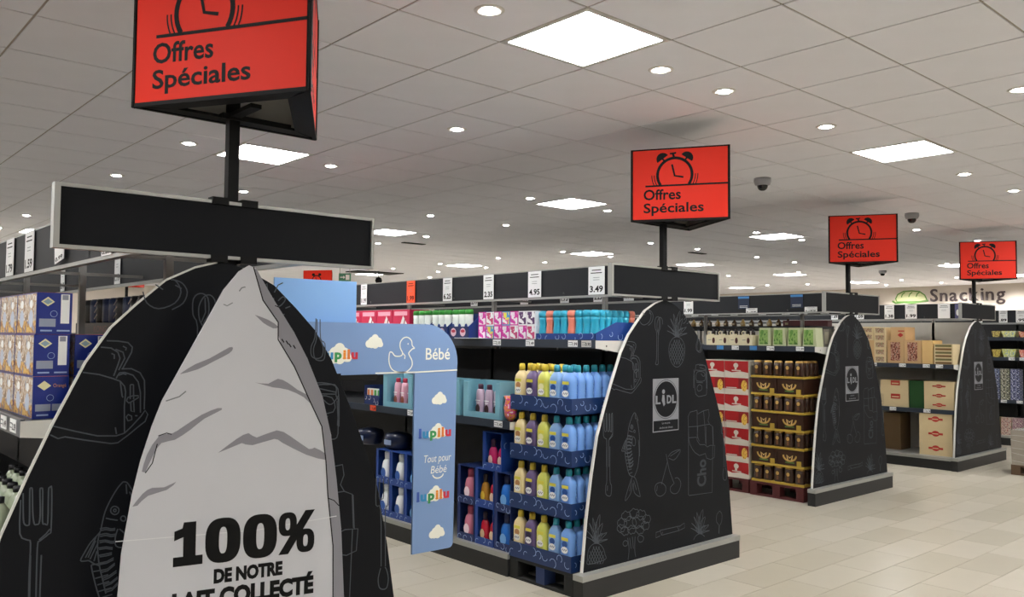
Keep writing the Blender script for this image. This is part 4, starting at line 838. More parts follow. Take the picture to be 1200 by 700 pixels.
# --- blue trays with white green-capped bottles
b = MB().lathe([(0.036, 0), (0.038, 0.01), (0.037, 0.10), (0.034, 0.15), (0.036, 0.185)], mat('white_bottle', '#e4ece8', .3), n=12, sx=.8)
c = MB().lathe([(0.037, 0.185), (0.037, 0.215), (0.030, 0.222)], mat('green_cap', '#3a9a3c', .4), n=12, sx=.8)
l = MB().disc(FX(-0.0305, 0, 0), 0, 0.09, 0.018, 0.024, mat('navy_oval', '#1e3f86', .4), 0.0008, 14)
GB = Proto('dishwasher_bottle', 'bottle', [('body', b, True, None), ('cap', c, True, None), ('label', l, False, None)])
e = MB(); w_ = 0.245
e.box(0, 0.24, 0, w_, 0, 0.003, K_NAVYC); e.box(0, 0.003, 0, w_, 0.003, 0.095, K_NAVYC); e.box(0.237, 0.24, 0, w_, 0.003, 0.2, K_NAVYC)
e.box(0, 0.24, w_-0.003, w_, 0.003, 0.10, K_BLUEC)
e.prism(FY(0, 0.003, 0), [(0, 0.003), (0.24, 0.003), (0.24, 0.215), (0.16, 0.215), (0, 0.095)], 0, 0.003, K_BLUEC)
for a in (-0.185, -0.07):
    e.disc(FX(0, 0, 0), a, 0.052, 0.034, 0.032, mat('logo_white_pink', '#e6c6d2', .4), 0.001, 16); e.disc(FX(0, 0, 0), a, 0.060, 0.026, 0.012, mat('logo_red', '#c03a55', .4), 0.0016, 12)
BT = Proto('display_tray', 'tray', [('tray_board', e, False, None)])
for k in range(3):
    y0 = 4.93+0.262*k
    BT.place((3.95, y0, SH2), 'dark blue display tray of white green-capped bottles, %s from the pink packs' % ORD[k], 'display trays on the top shelf')
    for j in range(3):
        GB.place((3.99, y0+0.043+0.079*j, SH2+0.0035), 'white green-capped bottle, %s from the right in the %s blue display tray' % (ORD[j], ORD[k]), 'green capped bottles')
# --- red packs
b = MB().box(0, 0.2, 0, 0.245, 0, 0.24, mat('raspberry_bag', '#c81f4c', .35))
l = MB(); f = FX(0, 0, 0); l.poly(f, [(-0.20, 0.02), (-0.05, 0.02), (-0.03, 0.12), (-0.09, 0.19), (-0.14, 0.10)], K_WHITE); l.rect(f, -0.22, -0.03, 0.19, 0.225, mat('pale_pink_band', '#e9a7b8', .4)); l.line(f, [(-0.17, 0.05), (-0.08, 0.10), (-0.06, 0.16)], 0.014, mat('raspberry_dark', '#8f1030', .4), 0.0014)
RP = Proto('diaper_pack', 'pack', [('bag', b, False, None), ('front_print', l, False, None)])
for k in range(4): RP.place((3.97, 5.74+0.252*k, SH2), 'raspberry red pack with white print, %s on the top shelf from the white bottles' % ORD[k], 'red packs on the top shelf')
# --- mid shelf: pale blue open boxes with lilac bottles
MID = 1.03-0.005
K_PB = mat('pale_blue_carton', '#79aebf', 0.45)
e = MB(); w_ = 0.40
e.box(0, 0.2, 0, w_, 0, 0.004, K_PB); e.box(0, 0.004, 0, w_, 0.004, 0.045, K_PB); e.box(0, 0.20, 0, 0.005, 0.004, 0.26, K_PB); e.box(0, 0.20, w_-0.005, w_, 0.004, 0.26, K_PB); e.box(0.195, 0.20, 0.005, w_-0.005, 0.004, 0.26, K_PB)
e.box(0, 0.025, 0.005, 0.045, 0.045, 0.25, K_PB); e.box(0, 0.025, w_-0.055, w_-0.005, 0.045, 0.25, K_PB)
LB = Proto('display_box', 'display box', [('box_board', e, False, None)])
def care_bottle(nm, c, capc, pc):
    b = MB().lathe([(0.036, 0), (0.038, 0.01), (0.038, 0.16), (0.034, 0.185), (0.022, 0.195)], mat('care_%s' % nm, c, .3), n=14, sx=.7)
    c_2 = MB().lathe([(0.024, 0.195), (0.024, 0.225), (0.018, 0.23)], mat('carecap_%s' % nm, capc, .4), n=12, sx=.7)
    l = MB(); l.disc(FX(-0.0272, 0, 0), 0, 0.055, 0.024, 0.032, mat('photo_%s' % nm, pc, .4), 0.0008, 14); l.rect(FX(-0.0272, 0, 0), -0.026, 0.026, 0.11, 0.118, K_WHITE, 0.0008); l.rect(FX(-0.0272, 0, 0), -0.02, 0.02, 0.095, 0.10, K_WHITE, 0.0008)
    return Proto('shampoo_bottle', 'bottle', [('body', b, True, None), ('cap', c_2, True, None), ('label', l, False, None)])
CL = care_bottle('lilac', '#b9a3b8', '#4a2440', '#3a2022'); CP = care_bottle('pink', '#dba6b8', '#b02a48', '#8a4a3a')
for k, (y0, P, nm) in enumerate(((4.37, CL, 'lilac'), (4.82, CL, 'lilac'), (5.42, CP, 'pink'), (5.02+.86, CP, 'pink'))):
    if k == 3: continue
    LB.place((3.78, y0, MID), 'pale blue open display box of %s bottles, %s from the softener pallet' % (nm, ORD[k]), 'pale blue display boxes on the middle shelf')
    for j in range(3):
        P.place((3.85, y0+0.092+0.098*j, MID+0.0045), '%s shampoo bottle, %s from the right in the %s pale blue box' % (nm, ORD[j], ORD[k]), 'bottles in pale blue display boxes')
e = MB(); e.box(0, 0.2, 0, 0.23, 0, 0.003, K_NAVYC); e.box(0, 0.003, 0, 0.23, 0.003, 0.08, K_NAVYC); e.box(0, .2, 0, .003, .003, .16, K_NAVYC); e.box(0, .2, .227, .23, .003, .16, K_NAVYC); rings(e, FX(0, 0, 0), .23, .08, 4, 8, K_WHITE, a0=-.23)
tag(link('display_tray', e.mesh('display_tray'), None, (3.78, 5.88, MID)), 'navy tray of small sachets on the middle shelf, seen through the blue arch', 'tray')
for k in range(4):
    e = MB().box(0, 0.02, 0, 0.045, 0, 0.13, K_WHITE); e.rect(FX(0, 0, 0), -0.04, -0.005, 0.06, 0.12, mat(['sachet_green', 'sachet_orange'][k // 2], ['#4f9a4a', '#d8804a'][k // 2], .4), .0006)
    tag(link('sachet', e.mesh('sachet'), None, (3.80, 5.895+0.052*k, MID+0.0035)), 'small white sachet with %s print, %s from the right in the navy tray' % (['green', 'orange'][k // 2], ORD[k]), 'sachet', 'sachets in the navy tray')
# cloth pouch by the pallet
e = MB().lathe([(0.02, 0), (0.05, 0.03), (0.06, 0.09), (0.045, 0.14), (0.06, 0.17)], print_mat('pouch_print', ['#e85a8a', '#f0a03a', '#e04a98', '#f4e0e8'], 30), n=12, sx=.6)
tag(link('pouch', e.mesh('pouch', True), None, (3.82, 4.30, MID)), 'pink and orange printed pouch on the middle shelf beside the softener bottles', 'pouch')
b = MB().box(0, 0.16, 0, 0.07, 0, 0.05, mat('turquoise_pack', '#3a9fc0', .3))
tag(link('wipe_pack', b.mesh('wipe_pack'), None, (3.775, 4.262, MID)), 'small turquoise pack lying under the printed pouch', 'pack') if False else None

# --- lower shelf cartons with bottles
def carton(w, h, m, d=0.24, seed=1):
    e = MB(); t_ = 0.005
    e.box(0, d, 0, w, 0, t_, m); e.box(0, d, 0, w, h-t_, h, m); e.box(0, d, 0, t_, t_, h-t_, m); e.box(0, d, w-t_, w, t_, h-t_, m); e.box(d-t_, d, t_, w-t_, t_, h-t_, m)
    e.box(0, t_, t_, w-t_, t_, 0.05, m); e.box(0, t_, w-0.03, w-t_, 0.05, h-t_, m)
    rings(e, FX(0, 0, 0), w, 0.05, 3, seed, a0=-w); rings(e, FY(0, 0, 0), d, h, 3, seed+2)
    return Proto('display_carton', 'display box', [('carton_board', e, False, None)])
def trig(nm, c, capc, h=0.20, w=0.034, lab='#e8e8ea'):
    h *= 1.13; w *= 1.28
    b = MB().lathe([(w*0.95, 0), (w, 0.01), (w, h*0.5), (w*0.8, h*0.66), (w*0.45, h*0.74)], mat('det_%s' % nm, c, .25), n=12, sx=.75)
    cp = MB().lathe([(w*0.5, h*0.74), (w*0.55, h*0.95), (w*0.35, h)], mat('detcap_%s' % nm, capc, .35), n=10, sx=.75)
    l = MB().disc(FX(-w*.76, 0, 0), 0, h*0.3, w*0.6, h*0.16, mat('detlab_%s' % nm, lab, .4), 0.0008, 12)
    return Proto('detergent_bottle', 'bottle', [('body', b, True, None), ('cap', cp, True, None), ('label', l, False, None)])
D_ = {'pink': trig('pink', '#c9788e', '#b04a66', .21, .04, '#f0d8e0'), 'red': trig('red', '#b82236', '#2a1a2c', .19, .03, '#e7c7a0'), 'amber': trig('amber', '#a8782a', '#2a1e1a', .19, .03, '#e0c040'),
      'blue': trig('blue', '#2a70c8', '#20264c', .21, .042, '#6fa8e0'), 'magenta': trig('magenta', '#c22a68', '#3a1a3c', .18, .03, '#f0c8c0'), 'white': trig('white', '#eef2f6', '#eef2f6', .215, .045, '#2c5aa8')}
CW = {0.17: carton(0.17, 0.262, K_NAVYC, seed=2), 0.20: carton(0.20, 0.262, K_BLUEC, seed=4), 0.19: carton(0.19, 0.262, K_NAVYC, seed=7)}
Z1, Z2, Z3 = 0.1505, 0.4135, 0.6765
def fill(y0, w, z, kinds, where):
    CW[w].place((3.78, y0, z), '%s open carton of %s bottles, %s' % ('blue' if w == .20 else 'navy', kinds[0], where), 'open cartons on the base deck')
    n = len(kinds)
    for j, kd in enumerate(kinds):
        D_[kd].place((3.828, y0+w*(j+0.5)/n-(0.01 if n > 1 else 0), z+0.0055), '%s detergent bottle%s, in carton %s' % (kd, [' at right', ' at left'][j] if n > 1 else '', where), 'bottles in open cartons')
fill(4.245, 0.17, Z1, ['blue'], 'lowest and right beside the pallet'); fill(4.245, 0.17, Z2, ['blue'], 'stacked second right beside the pallet')
fill(4.425, 0.20, Z1, ['red', 'red'], 'lowest in the second column from the pallet'); fill(4.425, 0.20, Z2, ['red', 'amber'], 'stacked second in the second column from the pallet')
fill(4.345, 0.20, Z3, ['magenta', 'magenta'], 'topmost of the stack left of the pallet')
fill(4.635, 0.19, Z1, ['pink'], 'lowest beside the blue arch leg'); fill(4.635, 0.19, Z2, ['pink'], 'stacked second beside the blue arch leg')
for k, y0 in enumerate((5.30, 5.505, 5.71)):
    for q, z in enumerate((Z1, Z2)):
        kinds = ['white'] if k > 0 else ['blue']
        fill(y0, 0.20, z, kinds, '%s layer, %s column left of the arch leg' % (['lowest', 'second'][q], ORD[k]))
for k, y0 in enumerate((5.30, 5.72, 6.14)):
    b = MB().lathe([(0.09, 0), (0.12, 0.02), (0.13, 0.09), (0.12, 0.12), (0.04, 0.14)], mat('navy_tub', '#17213e', .3), n=16, sx=.8); b.rect(FX(-0.105, 0, 0), -0.05, 0.05, 0.04, 0.08, mat('tub_mark', '#8fa3c8', .4), 0.0)
    tag(link('tub', b.mesh('tub', True), None, (3.90, y0+0.05, Z3)), 'dark navy tub on the cartons below the middle shelf, %s from the arch leg' % ORD[k], 'tub', 'navy tubs')

# --- left gondola: noodle packs
b = MB().box(0, 0.104, 0, 0.27, 0, 0.1345, mat('royal_blue_pack', '#1b2f86', .3))
s1 = MB(); f = FX(0, 0, 0); s1.rect(f, -0.266, -0.004, 0.004, 0.131, print_mat('cereal_print', ['#8c93a8', '#c9bfb0', '#a8825c', '#d8d3cc', '#b08a5a', '#7f6a58'], 26), 0.0006)
s1.rect(f, -0.266, -0.004, 0.004, 0.042, print_mat('cereal_bowl', ['#c08a3a', '#d8b25c', '#9a6230', '#7f8cab'], 34), 0.0008)
for a in (-0.20, -0.07):
    s1.disc(f, a, 0.098, 0.022, 0.014, K_CARD, 0.001, 12); s1.disc(f, a, 0.05, 0.03, 0.03, mat('milk_drop', '#b9c4d8', .4), 0.0009, 12)
s2 = MB(); f = FY(0, 0, 0)
s2.poly(f, [(0.012, 0.105), (0.032, 0.121), (0.052, 0.105), (0.032, 0.090)], mat('logo_cream', '#e8e2b0', .4)); s2.poly(f, [(0.018, 0.105), (0.032, 0.115), (0.046, 0.105), (0.032, 0.096)], mat('logo_inner', '#8fa8b8', .4), 0.0012)
s2.rect(f, 0.008, 0.056, 0.024, 0.050, mat('nutri_grey', '#97a0b4', .4)); s2.rect(f, 0.070, 0.096, 0.035, 0.130, K_CARD); s2.rect(f, 0.074, 0.092, 0.112, 0.128, mat('barcode_grey', '#8c90a0', .5), 0.0012)
s2.arc(f, 0.050, 0.066, 0.010, 0.010, 0, 2*PI, 0.0015, K_RING, 0.001, 14); s2.rect(f, 0.012, 0.046, 0.009, 0.014, K_RING, 0.001); s2.rect(f, 0.060, 0.098, 0.009, 0.014, K_RING, 0.001)
top = MB().box(0.002, 0.102, 0.002, 0.268, 0.1345, 0.1352, mat('orange_top_film', '#d2622e', .4))
NP = Proto('snack_carton', 'pack', [('carton', b, False, None), ('side_print', s1, False, None), ('end_print', s2, False, None), ('top_film', top, False, None)])
s3 = MB(); s3.poly(f, [(0.012, 0.105), (0.032, 0.121), (0.052, 0.105), (0.032, 0.090)], mat('logo_cream', '#e8e2b0')); s3.rect(f, 0.008, 0.052, 0.024, 0.046, mat('nutri_grey', '#97a0b4')); s3.rect(f, 0.056, 0.098, 0.024, 0.046, mat('nutri_grey', '#97a0b4'))
s3.text(f, 0.058, 0.100, 0.012, 'Orangé', mat('ink_orange', '#e09a5a', .4), 0.001, width=.038); s3.arc(f, 0.050, 0.066, 0.010, 0.010, 0, 2*PI, 0.0015, K_RING, 0.001, 14); s3.rect(f, 0.012, 0.046, 0.009, 0.014, K_RING, 0.001)
NP2 = Proto('snack_carton', 'pack', [('carton', b, False, None), ('side_print', s1, False, None), ('end_print', s3, False, None), ('top_film', top, False, None)])
S1 = 1.325
for lv in range(3):
    for j in range(3):
        dx = 0.0 if lv < 2 else 0.004
        dy = 0.0 if lv else -0.005
        (NP2 if lv == 0 else NP).place((0.642+dx, 3.02+dy+0.275*j, S1+0.1355*lv), 'royal blue snack carton, %s level, %s from the front of the outer stack' % (['bottom', 'middle', 'top'][lv], ORD[j]), 'blue snack cartons on the left gondola')
for lv in range(2):
    for q in range(2):
        for j in range(2):
            NP.place((0.764+0.112*q, 3.03+0.275*j, S1+0.1355*lv), 'royal blue snack carton, %s level, %s place of the %s inner stack' % (['bottom', 'top'][lv], ['front', 'rear'][j], ORD[q]), 'blue snack cartons on the left gondola')
# far-left fallback packs
for j in range(4):
    NP.place((0.642, 3.90+0.28*j, S1), 'royal blue snack carton lying %s behind the outer stack' % ORD[j], 'blue snack cartons on the left gondola')
# dark drinks behind
e = MB().box(0, 0.28, 0, 1.05, 0, 0.06, mat('black_tray', '#120f12', .4)); e.text(FX(0, 0, 0), -0.70, 0.012, 0.034, 'KONG', mat('kong_red', '#5a2420', .4), .001, bold=.02, width=.22)
tag(link('drinks_tray', e.mesh('drinks_tray'), None, (1.30, 4.10, 1.5955)), 'black tray with dim red lettering under the dark cans, left gondola', 'tray')
kc = [mat('can_navy', '#1d2e58', .3), mat('can_black', '#16161a', .3)]
for j in range(9):
    e = MB().lathe([(0.048, 0), (0.052, 0.006), (0.052, 0.118), (0.044, 0.128)], kc[0 if j in (2, 4, 5, 7) else 1], n=14)
    if j not in (2, 4, 5, 7):
        f = FX(-0.0525, 0, 0)
        for q in range(3): e.line(f, [(-0.025, 0.02+0.034*q), (0.0, 0.036+0.034*q), (-0.01, 0.03+0.034*q), (0.025, 0.045+0.034*q)], 0.008, mat('can_mark', '#b9aca8', .5), 0.002)
    tag(link('drink_can', e.mesh('drink_can', True), None, (1.37, 4.16+0.112*j, 1.656)), '%s fat drinks can, %s from the right on the black tray' % ('navy' if j in (2, 4, 5, 7) else 'black marked', ORD[j]), 'can', 'dark cans on the left gondola')
# bottle packs low on the left gondola
b = MB().lathe([(0.040, 0), (0.042, 0.01), (0.042, 0.20), (0.030, 0.25), (0.014, 0.275)], mat('cloudy_bottle', '#9aa38a', .25, noise=.15), n=12)
c = MB().lathe([(0.016, 0.275), (0.016, 0.292), (0.012, 0.294)], mat('black_cap', '#1a1a1e', .4), n=10)
l = MB().lathe([(0.0428, 0.06), (0.0428, 0.16)], mat('lavender_label', '#b9aec8', .4), n=12, cap=False)
DB = Proto('juice_bottle', 'bottle', [('body', b, True, None), ('cap', c, True, None), ('label', l, True, None)])
for i in range(4):
    for j in range(9):
        DB.place((0.56+0.088*i, 3.02+0.088*j, 0.796), 'cloudy bottle with black cap, %s row back, %s along the lower left shelf' % (ORD[i], ORD[j]), 'cloudy bottles on the lower left shelf')

# --- third gondola top shelf
T3 = 1.525
b = MB().box(0, 0.16, 0, 0.142, 0, 0.115, mat('cream_carry_board', '#d8cfae', .5)); b.rect(FX(0, 0, 0), -0.075, -0.04, 0.02, 0.09, mat('coffee_brown', '#4a2418', .5)) if False else None
l = MB(); l.disc(FX(0, 0, 0), -0.048, 0.055, 0.018, 0.032, mat('cherry_brown', '#4a1f1c', .4), .001, 14); l.line(FX(0, 0, 0), [(-0.12, 0.06), (-0.08, 0.062)], .006, K_INKG)
hnd = MB(); f = FX(-0.03, 0, 0); hnd.arc(f, -0.085, 0.135, 0.020, 0.020, 0, 2*PI, 0.010, mat('cream_carry_board', '#d8cfae'), 0.0, 16); hnd.box(0.028, 0.032, 0.06, 0.11, 0.11, 0.125, mat('cream_carry_board', '#d8cfae'))
dk = MB()
for q in range(2): dk.lathe([(0.022, 0.115), (0.022, 0.15), (0.012, 0.165), (0.012, 0.185)], mat('dark_glass', '#1c1210', .15), c=(0.085, 0.04+0.065*q, 0), n=10)
HC = Proto('drinks_carrier', 'carton', [('carton', b, False, None), ('front_print', l, False, None), ('handle', hnd, False, None), ('bottle_necks', dk, True, None)])
for j in range(4): HC.place((7.77, 5.44-0.145*j-0.145+.06, T3), 'cream drinks carrier with brown oval, %s from left, third gondola top shelf' % ORD[j], 'cream carriers on the third gondola')
b = MB().prism(FX(0, 0, 0), [(-0.15, 0), (0, 0), (-0.015, 0.19), (-0.135, 0.19)], -0.14, 0, mat('pale_green_pouch', '#b9c09a', .45)); l = MB(); l.rect(FX(0, 0, 0), -0.135, -0.035, 0.02, 0.17, print_mat('green_print', ['#5c8a3c', '#86a85c', '#4a7430'], 24), .001)
GP = Proto('snack_bag', 'pack', [('bag', b, False, None), ('front_print', l, False, None)])
for j in range(4): GP.place((7.77, 4.70-0.168*j, T3), 'pale bag with green print, %s from the left on the third gondola top shelf' % ORD[j], 'green printed bags')
for j in range(3):
    b = MB().box(0, 0.12, 0, 0.09, 0, 0.18, mat('grey_pack', '#6b675c', .5)); b.rect(FY(0, 0, 0), 0.02, 0.10, 0.03, 0.15, mat('grey_pack_label', '#8f8a78', .5))
    tag(link('grey_pack', b.mesh('grey_pack'), None, (7.95+0.14*j, 4.215, T3)), 'dull grey pack at the shelf end behind the third arched panel, %s from the front' % ORD[j], 'pack', 'grey packs at the shelf end')
for j in range(12):
    m_ = mat('shaded_amber_glass', '#3a2812', .2) if j % 3 else mat('shaded_yellow_sauce', '#84682a', .3)  # bottle and label colours darkened to stand in for the shelf's shadow
    e = MB().lathe([(0.03, 0), (0.030, 0.01), (0.030, 0.055), (0.013, 0.075), (0.013, 0.09)], m_, n=10); e.rect(FX(-0.033, 0, 0), -0.02, 0.02, 0.02, 0.045, mat('shaded_label', '#8c7c5c', .5), .001)
    tag(link('sauce_bottle', e.mesh('sauce_bottle', True), None, (8.85, 6.45-0.12*j, 1.745)), 'small shade-darkened bottle on the far high shelf of the third gondola, %s from the left' % ORD[j], 'bottle', 'shade-darkened bottles on the far high shelf')
b = MB().box(0, 0.1, 0, 0.55, 0, 0.07, mat('dark_red_box', '#4a1216', .4))
for j in range(1): tag(link('long_box', b.mesh('long_box'), None, (8.82, 4.63, 1.745)), 'long dark red box on the far high shelf of the third gondola', 'box')

# --- pallets at the third gondola
KPR = mat('red_pallet_wood', '#4c1717', 0.8)
pr = thing('pallet', 'dark red pallet under the coffee pouch stack', 'pallet', (7.64, 4.275, 0)); pallet_parts(pr, 0.60, 0.78, KPR)
pr = thing('pallet', 'dark red pallet under the red and white boxes', 'pallet', (7.66, 4.90, 0)); pallet_parts(pr, 0.60, 0.78, KPR)
K_GOLD = mat('gold_foil', '#c8a25a', .4, metal=.15); K_BROWN = mat('dark_brown_pack', '#38231a', .3); K_GOLDR = mat('gold_tray_rim', '#b89b3c', .5)
b = MB().lathe([(0.040, 0), (0.045, 0.01), (0.042, 0.10), (0.038, 0.135)], K_BROWN, n=12, sy=1.12, sx=.7, sq=.6); tp = MB().lathe([(0.039, 0.118), (0.034, 0.15), (0.02, 0.155)], K_GOLD, n=12, sy=1.12, sx=.7, sq=.6)
l = MB().disc(FX(-0.032, 0, 0), 0, 0.085, 0.018, 0.02, K_GOLD, .001, 10); l.rect(FX(-0.032, 0, 0), -0.012, 0.012, 0.02, 0.06, mat('cup_brown', '#6e4a30', .4), .001)
CPP = Proto('coffee_pouch', 'pouch', [('pouch_body', b, True, None), ('gold_top', tp, True, None), ('front_print', l, False, None)])
e = MB().box(0, 0.6, 0, 0.59, 0, 0.022, K_GOLDR)
TY = Proto('coffee_tray', 'tray', [('tray_board', e, False, None)])
bb = MB().box(0, 0.58, 0, 0.285, 0, 0.150, K_BROWN)
l = MB(); f = FX(0, 0, 0); l.rect(f, -0.25, -0.05, 0.05, 0.13, mat('brown_mid', '#3c2415', .4)); 
for a, rr in ((-0.15, 0.07), ): 
    l.arc(f, a, 0.10, rr, 0.055, PI, 2*PI, 0.018, K_GOLD, .0012, 12); l.line(f, [(a-0.02, 0.05), (a-0.03, 0.10), (a, 0.075), (a+0.03, 0.10), (a+0.02, 0.05)], .014, mat('cream_wing', '#d8b878', .4), .0014)
    l.rect(f, a-0.05, a+0.05, 0.022, 0.036, mat('leaf_green2', '#5a7a3a', .5), .0012); l.rect(f, a+0.075, a+0.125, 0.0, 0.05, K_GOLDR, .0012)
CBX = Proto('coffee_box', 'box', [('carton', bb, False, None), ('front_print', l, False, None)])
z = 0.142; Lh = 0.177
for k in range(7):
    zz = z+Lh*k; TY.place((7.66, 4.28, zz), 'gold rimmed tray in the coffee stack, %s from the bottom' % ORD[k], 'coffee trays')
    if k % 2 == 0:
        for j in range(5): CPP.place((7.70, 4.34+0.117*j, zz+0.0225), 'brown coffee pouch with gold top, %s from the right in tray %s from the bottom' % (ORD[j], ORD[k]), 'coffee pouches')
        for j in range(1, 4): CPP.place((7.70+0.09*j, 4.34, zz+0.0225), 'brown coffee pouch on the stack side, %s behind the corner, tray %s from the bottom' % (ORD[j-1], ORD[k]), 'coffee pouches')
        core = MB().box(0.10, 0.58, 0.12, 0.57, 0.0, Lh-0.023, K_BROWN); tag(link('core_box', core.mesh('core_box'), None, (7.66, 4.28, zz+.0225)), 'plain brown inner box behind the coffee pouches, tray %s from the bottom' % ORD[k], 'box', 'inner boxes of the coffee stack') if k < 6 else None
        if k < 6:
            pass
    else:
        for j in range(2): CBX.place((7.665, 4.285+0.292*j, zz+0.0225), 'dark brown coffee box with gold emblem, %s one, tray %s from the bottom' % (['right', 'left'][j], ORD[k]), 'coffee boxes')
K_REDB = mat('snack_red', '#a61a1e', .4); K_WB = mat('snack_white', '#cfc8bb', .45)
def redbox(side):
    b = MB().box(0, 0.38, 0, 0.29, 0, 0.165, K_WB); l = MB(); f = FX(0, 0, 0)
    if not side:
        l.poly(f, [(-0.29, 0.07), (-0.20, 0.045), (-0.10, 0.06), (0, 0.045), (0, 0.165), (-0.29, 0.165)], K_REDB); l.disc(f, -0.15, 0.12, 0.03, 0.026, K_WB, .0014, 12); l.rect(f, -0.165, -0.14, 0.075, 0.10, K_WB, .0014)
        l.rect(f, -0.2, -0.09, 0.062, 0.072, K_WB, .0014)
    else:
        l.rect(f, -0.29, -0.12, 0.05, 0.165, K_REDB); l.rect(f, -0.12, 0, 0.05, 0.165, mat('snack_deep_red', '#8a1c20', .4)); l.disc(f, -0.05, 0.085, 0.035, 0.06, print_mat('fries', ['#d9a13a', '#e8c25a', '#b87a28'], 40), .0014, 12); l.rect(f, -0.27, -0.14, 0.055, 0.065, K_WB, .0014)
    return Proto('biscuit_box', 'box', [('carton', b, False, None), ('front_print', l, False, None)])
R1, R2 = redbox(False), redbox(True)
for k in range(7):
    for j in range(2):
        (R1 if k % 2 == 0 else R2).place((7.67, 4.905+0.295*j, 0.142+0.176*k), 'red and white box, %s from the bottom, %s column of the red pallet' % (ORD[k], ['right', 'left'][j]), 'red and white boxes')
    lid = MB().box(0, .38, 0, .585, 0, .010, K_WB); tag(link('card_layer', lid.mesh('card_layer'), None, (7.67, 4.905, 0.142+0.1755*k+0.166)), 'thin pale card sheet on red box layer %s from the bottom' % ORD[k], 'card sheet', 'card sheets between red boxes')
# --- fourth gondola
T4, M4 = 1.295, 0.725
def kraft_window(w, h, wm, name='window_box'):
    b = MB().box(0, 0.3, 0, w, 0, h, K_KRAFT); l = MB(); f = FX(0, 0, 0); l.rect(f, -w*0.80, -w*0.22, h*0.12, h*0.92, wm, .001)
    return Proto(name, 'box', [('carton', b, False, None), ('window', l, False, None)])
W4 = kraft_window(0.215, 0.30, print_mat('ham_slices', ['#5a2a20', '#8a4a38', '#c8a08a', '#3c1c18'], 40))
W4.place((11.10, 4.78, T4), 'kraft box with a window of dark slices, left one of the pair', 'kraft window boxes'); W4.place((11.10, 4.56, T4), 'kraft box with a window of dark slices, right one of the pair', 'kraft window boxes')
b = MB().box(0, 0.3, 0, 0.135, 0, 0.305, mat('bright_kraft', '#d8b478', .7)); tag(link('plain_box', b.mesh('plain_box'), None, (11.10, 4.415, T4)), 'plain bright kraft box between the window boxes and the sandwich packs', 'box')
b = MB().box(0, 0.3, 0, 0.19, 0, 0.175, K_KRAFT); l = MB(); f = FX(0, 0, 0); l.poly(f, [(-0.10, 0.07), (-0.06, 0.10), (-0.02, 0.07), (-0.06, 0.04)], mat('print_red', '#b8342c', .5)); l.rect(f, -0.09, -0.01, 0.115, 0.13, mat('print_red', '#b8342c'))
t = thing('kraft_box', 'kraft box with a red mark on top of the left window box', 'box', (11.10, 4.76, T4+0.3005)); part('carton', b, t); part('mark', l, t)
for k in range(5):
    e = MB().box(0, 0.2, 0, 0.15, 0, 0.094, K_KRAFTP); e.rect(FX(0, 0, 0), -0.13, -0.02, 0.02, 0.08, print_mat('salad_print', ['#6a7a4a', '#b8a888', '#8a4a3a', '#d0c8b0'], 50), .001)
    tag(link('salad_pack', e.mesh('salad_pack'), None, (11.08, 5.01, T4+0.095*k)), 'small printed kraft pack, %s from the bottom of the leftmost column' % ORD[k], 'pack', 'column of printed kraft packs')
for k in range(2):
    e = MB().box(0, 0.2, 0, 0.2, 0, 0.09, K_KRAFTP); e.rect(FX(0, 0, 0), -0.18, -0.02, 0.02, 0.07, print_mat('salad_print', ['#6a7a4a'], 50), .001)
    tag(link('salad_pack', e.mesh('salad_pack'), None, (11.10, 5.18, T4+0.3+0.0905*k)), 'printed kraft pack far left behind the third end panel, %s one' % ['lower', 'upper'][k], 'pack', 'column of printed kraft packs')
    if k == 0:
        tag(link('plain_box', MB().box(0, .2, 0, .22, 0, .2995, K_KRAFT).mesh('plain_box'), None, (11.10, 5.17, T4)), 'plain kraft box under the far left printed packs', 'box')
for k in range(6):
    e = MB().box(0, 0.24, 0, 0.225, 0, 0.0425, K_KRAFTP); e.rect(FX(0, 0, 0), -0.21, -0.015, 0.008, 0.034, mat('bread_brown', '#7a5c34', .6) if k % 2 == 0 else mat('olive_print', '#6e6a40', .6), .001)
    tag(link('sandwich_pack', e.mesh('sandwich_pack'), None, (11.10, 4.175, T4+0.043*k)), 'flat pale pack with brown side, %s from the bottom beside the smallest end panel' % ORD[k], 'pack', 'stack of flat packs')
def redlogo(w, h, mark=True, m=None):
    b = MB().box(0, 0.34, 0, w, 0, h, m or K_KRAFTP); l = MB(); f = FX(0, 0, 0); pr_ = mat('print_red', '#b8342c')
    if mark: 
        l.disc(f, -w/2, h*0.5, w*0.12, h*0.20, pr_, .001, 12); l.rect(f, -w*0.72, -w*0.28, h*0.42, h*0.56, pr_, .0012)
        l.rect(f, -w*0.60, -w*0.42, h*0.46, h*0.52, m or K_KRAFTP, .0016)
    else:
        l.rect(f, -w*0.62, -w*0.28, h*0.62, h*0.98, pr_, .001); l.rect(f, -w*0.58, -w*0.32, h*0.72, h*0.8, K_KRAFTP, .0014)
    return Proto('carton_box', 'box', [('carton', b, False, None), ('print', l, False, None)])
P1, P2, P3 = redlogo(0.355, 0.174, False), redlogo(0.365, 0.118), redlogo(0.40, 0.182)
for k in range(2): P1.place((11.10, 4.735, M4+0.1745*k), 'pale carton with red patch on the middle shelf, %s of two' % ['lower', 'upper'][k], 'pale cartons with red patch')
for k in range(3): P2.place((11.10, 4.165, M4+0.1185*k), 'pale carton with red emblem on the middle shelf, %s' % ['bottom', 'middle', 'top'][k], 'pale cartons with red emblem')
tag(link('green_carton', MB().box(0, 0.3, 0, 0.19, 0, 0.35, mat('bottle_green_carton', '#1f4a22', .5)).mesh('green_carton'), None, (11.12, 4.537, M4)), 'dark green carton between pale cartons on the middle shelf', 'box')
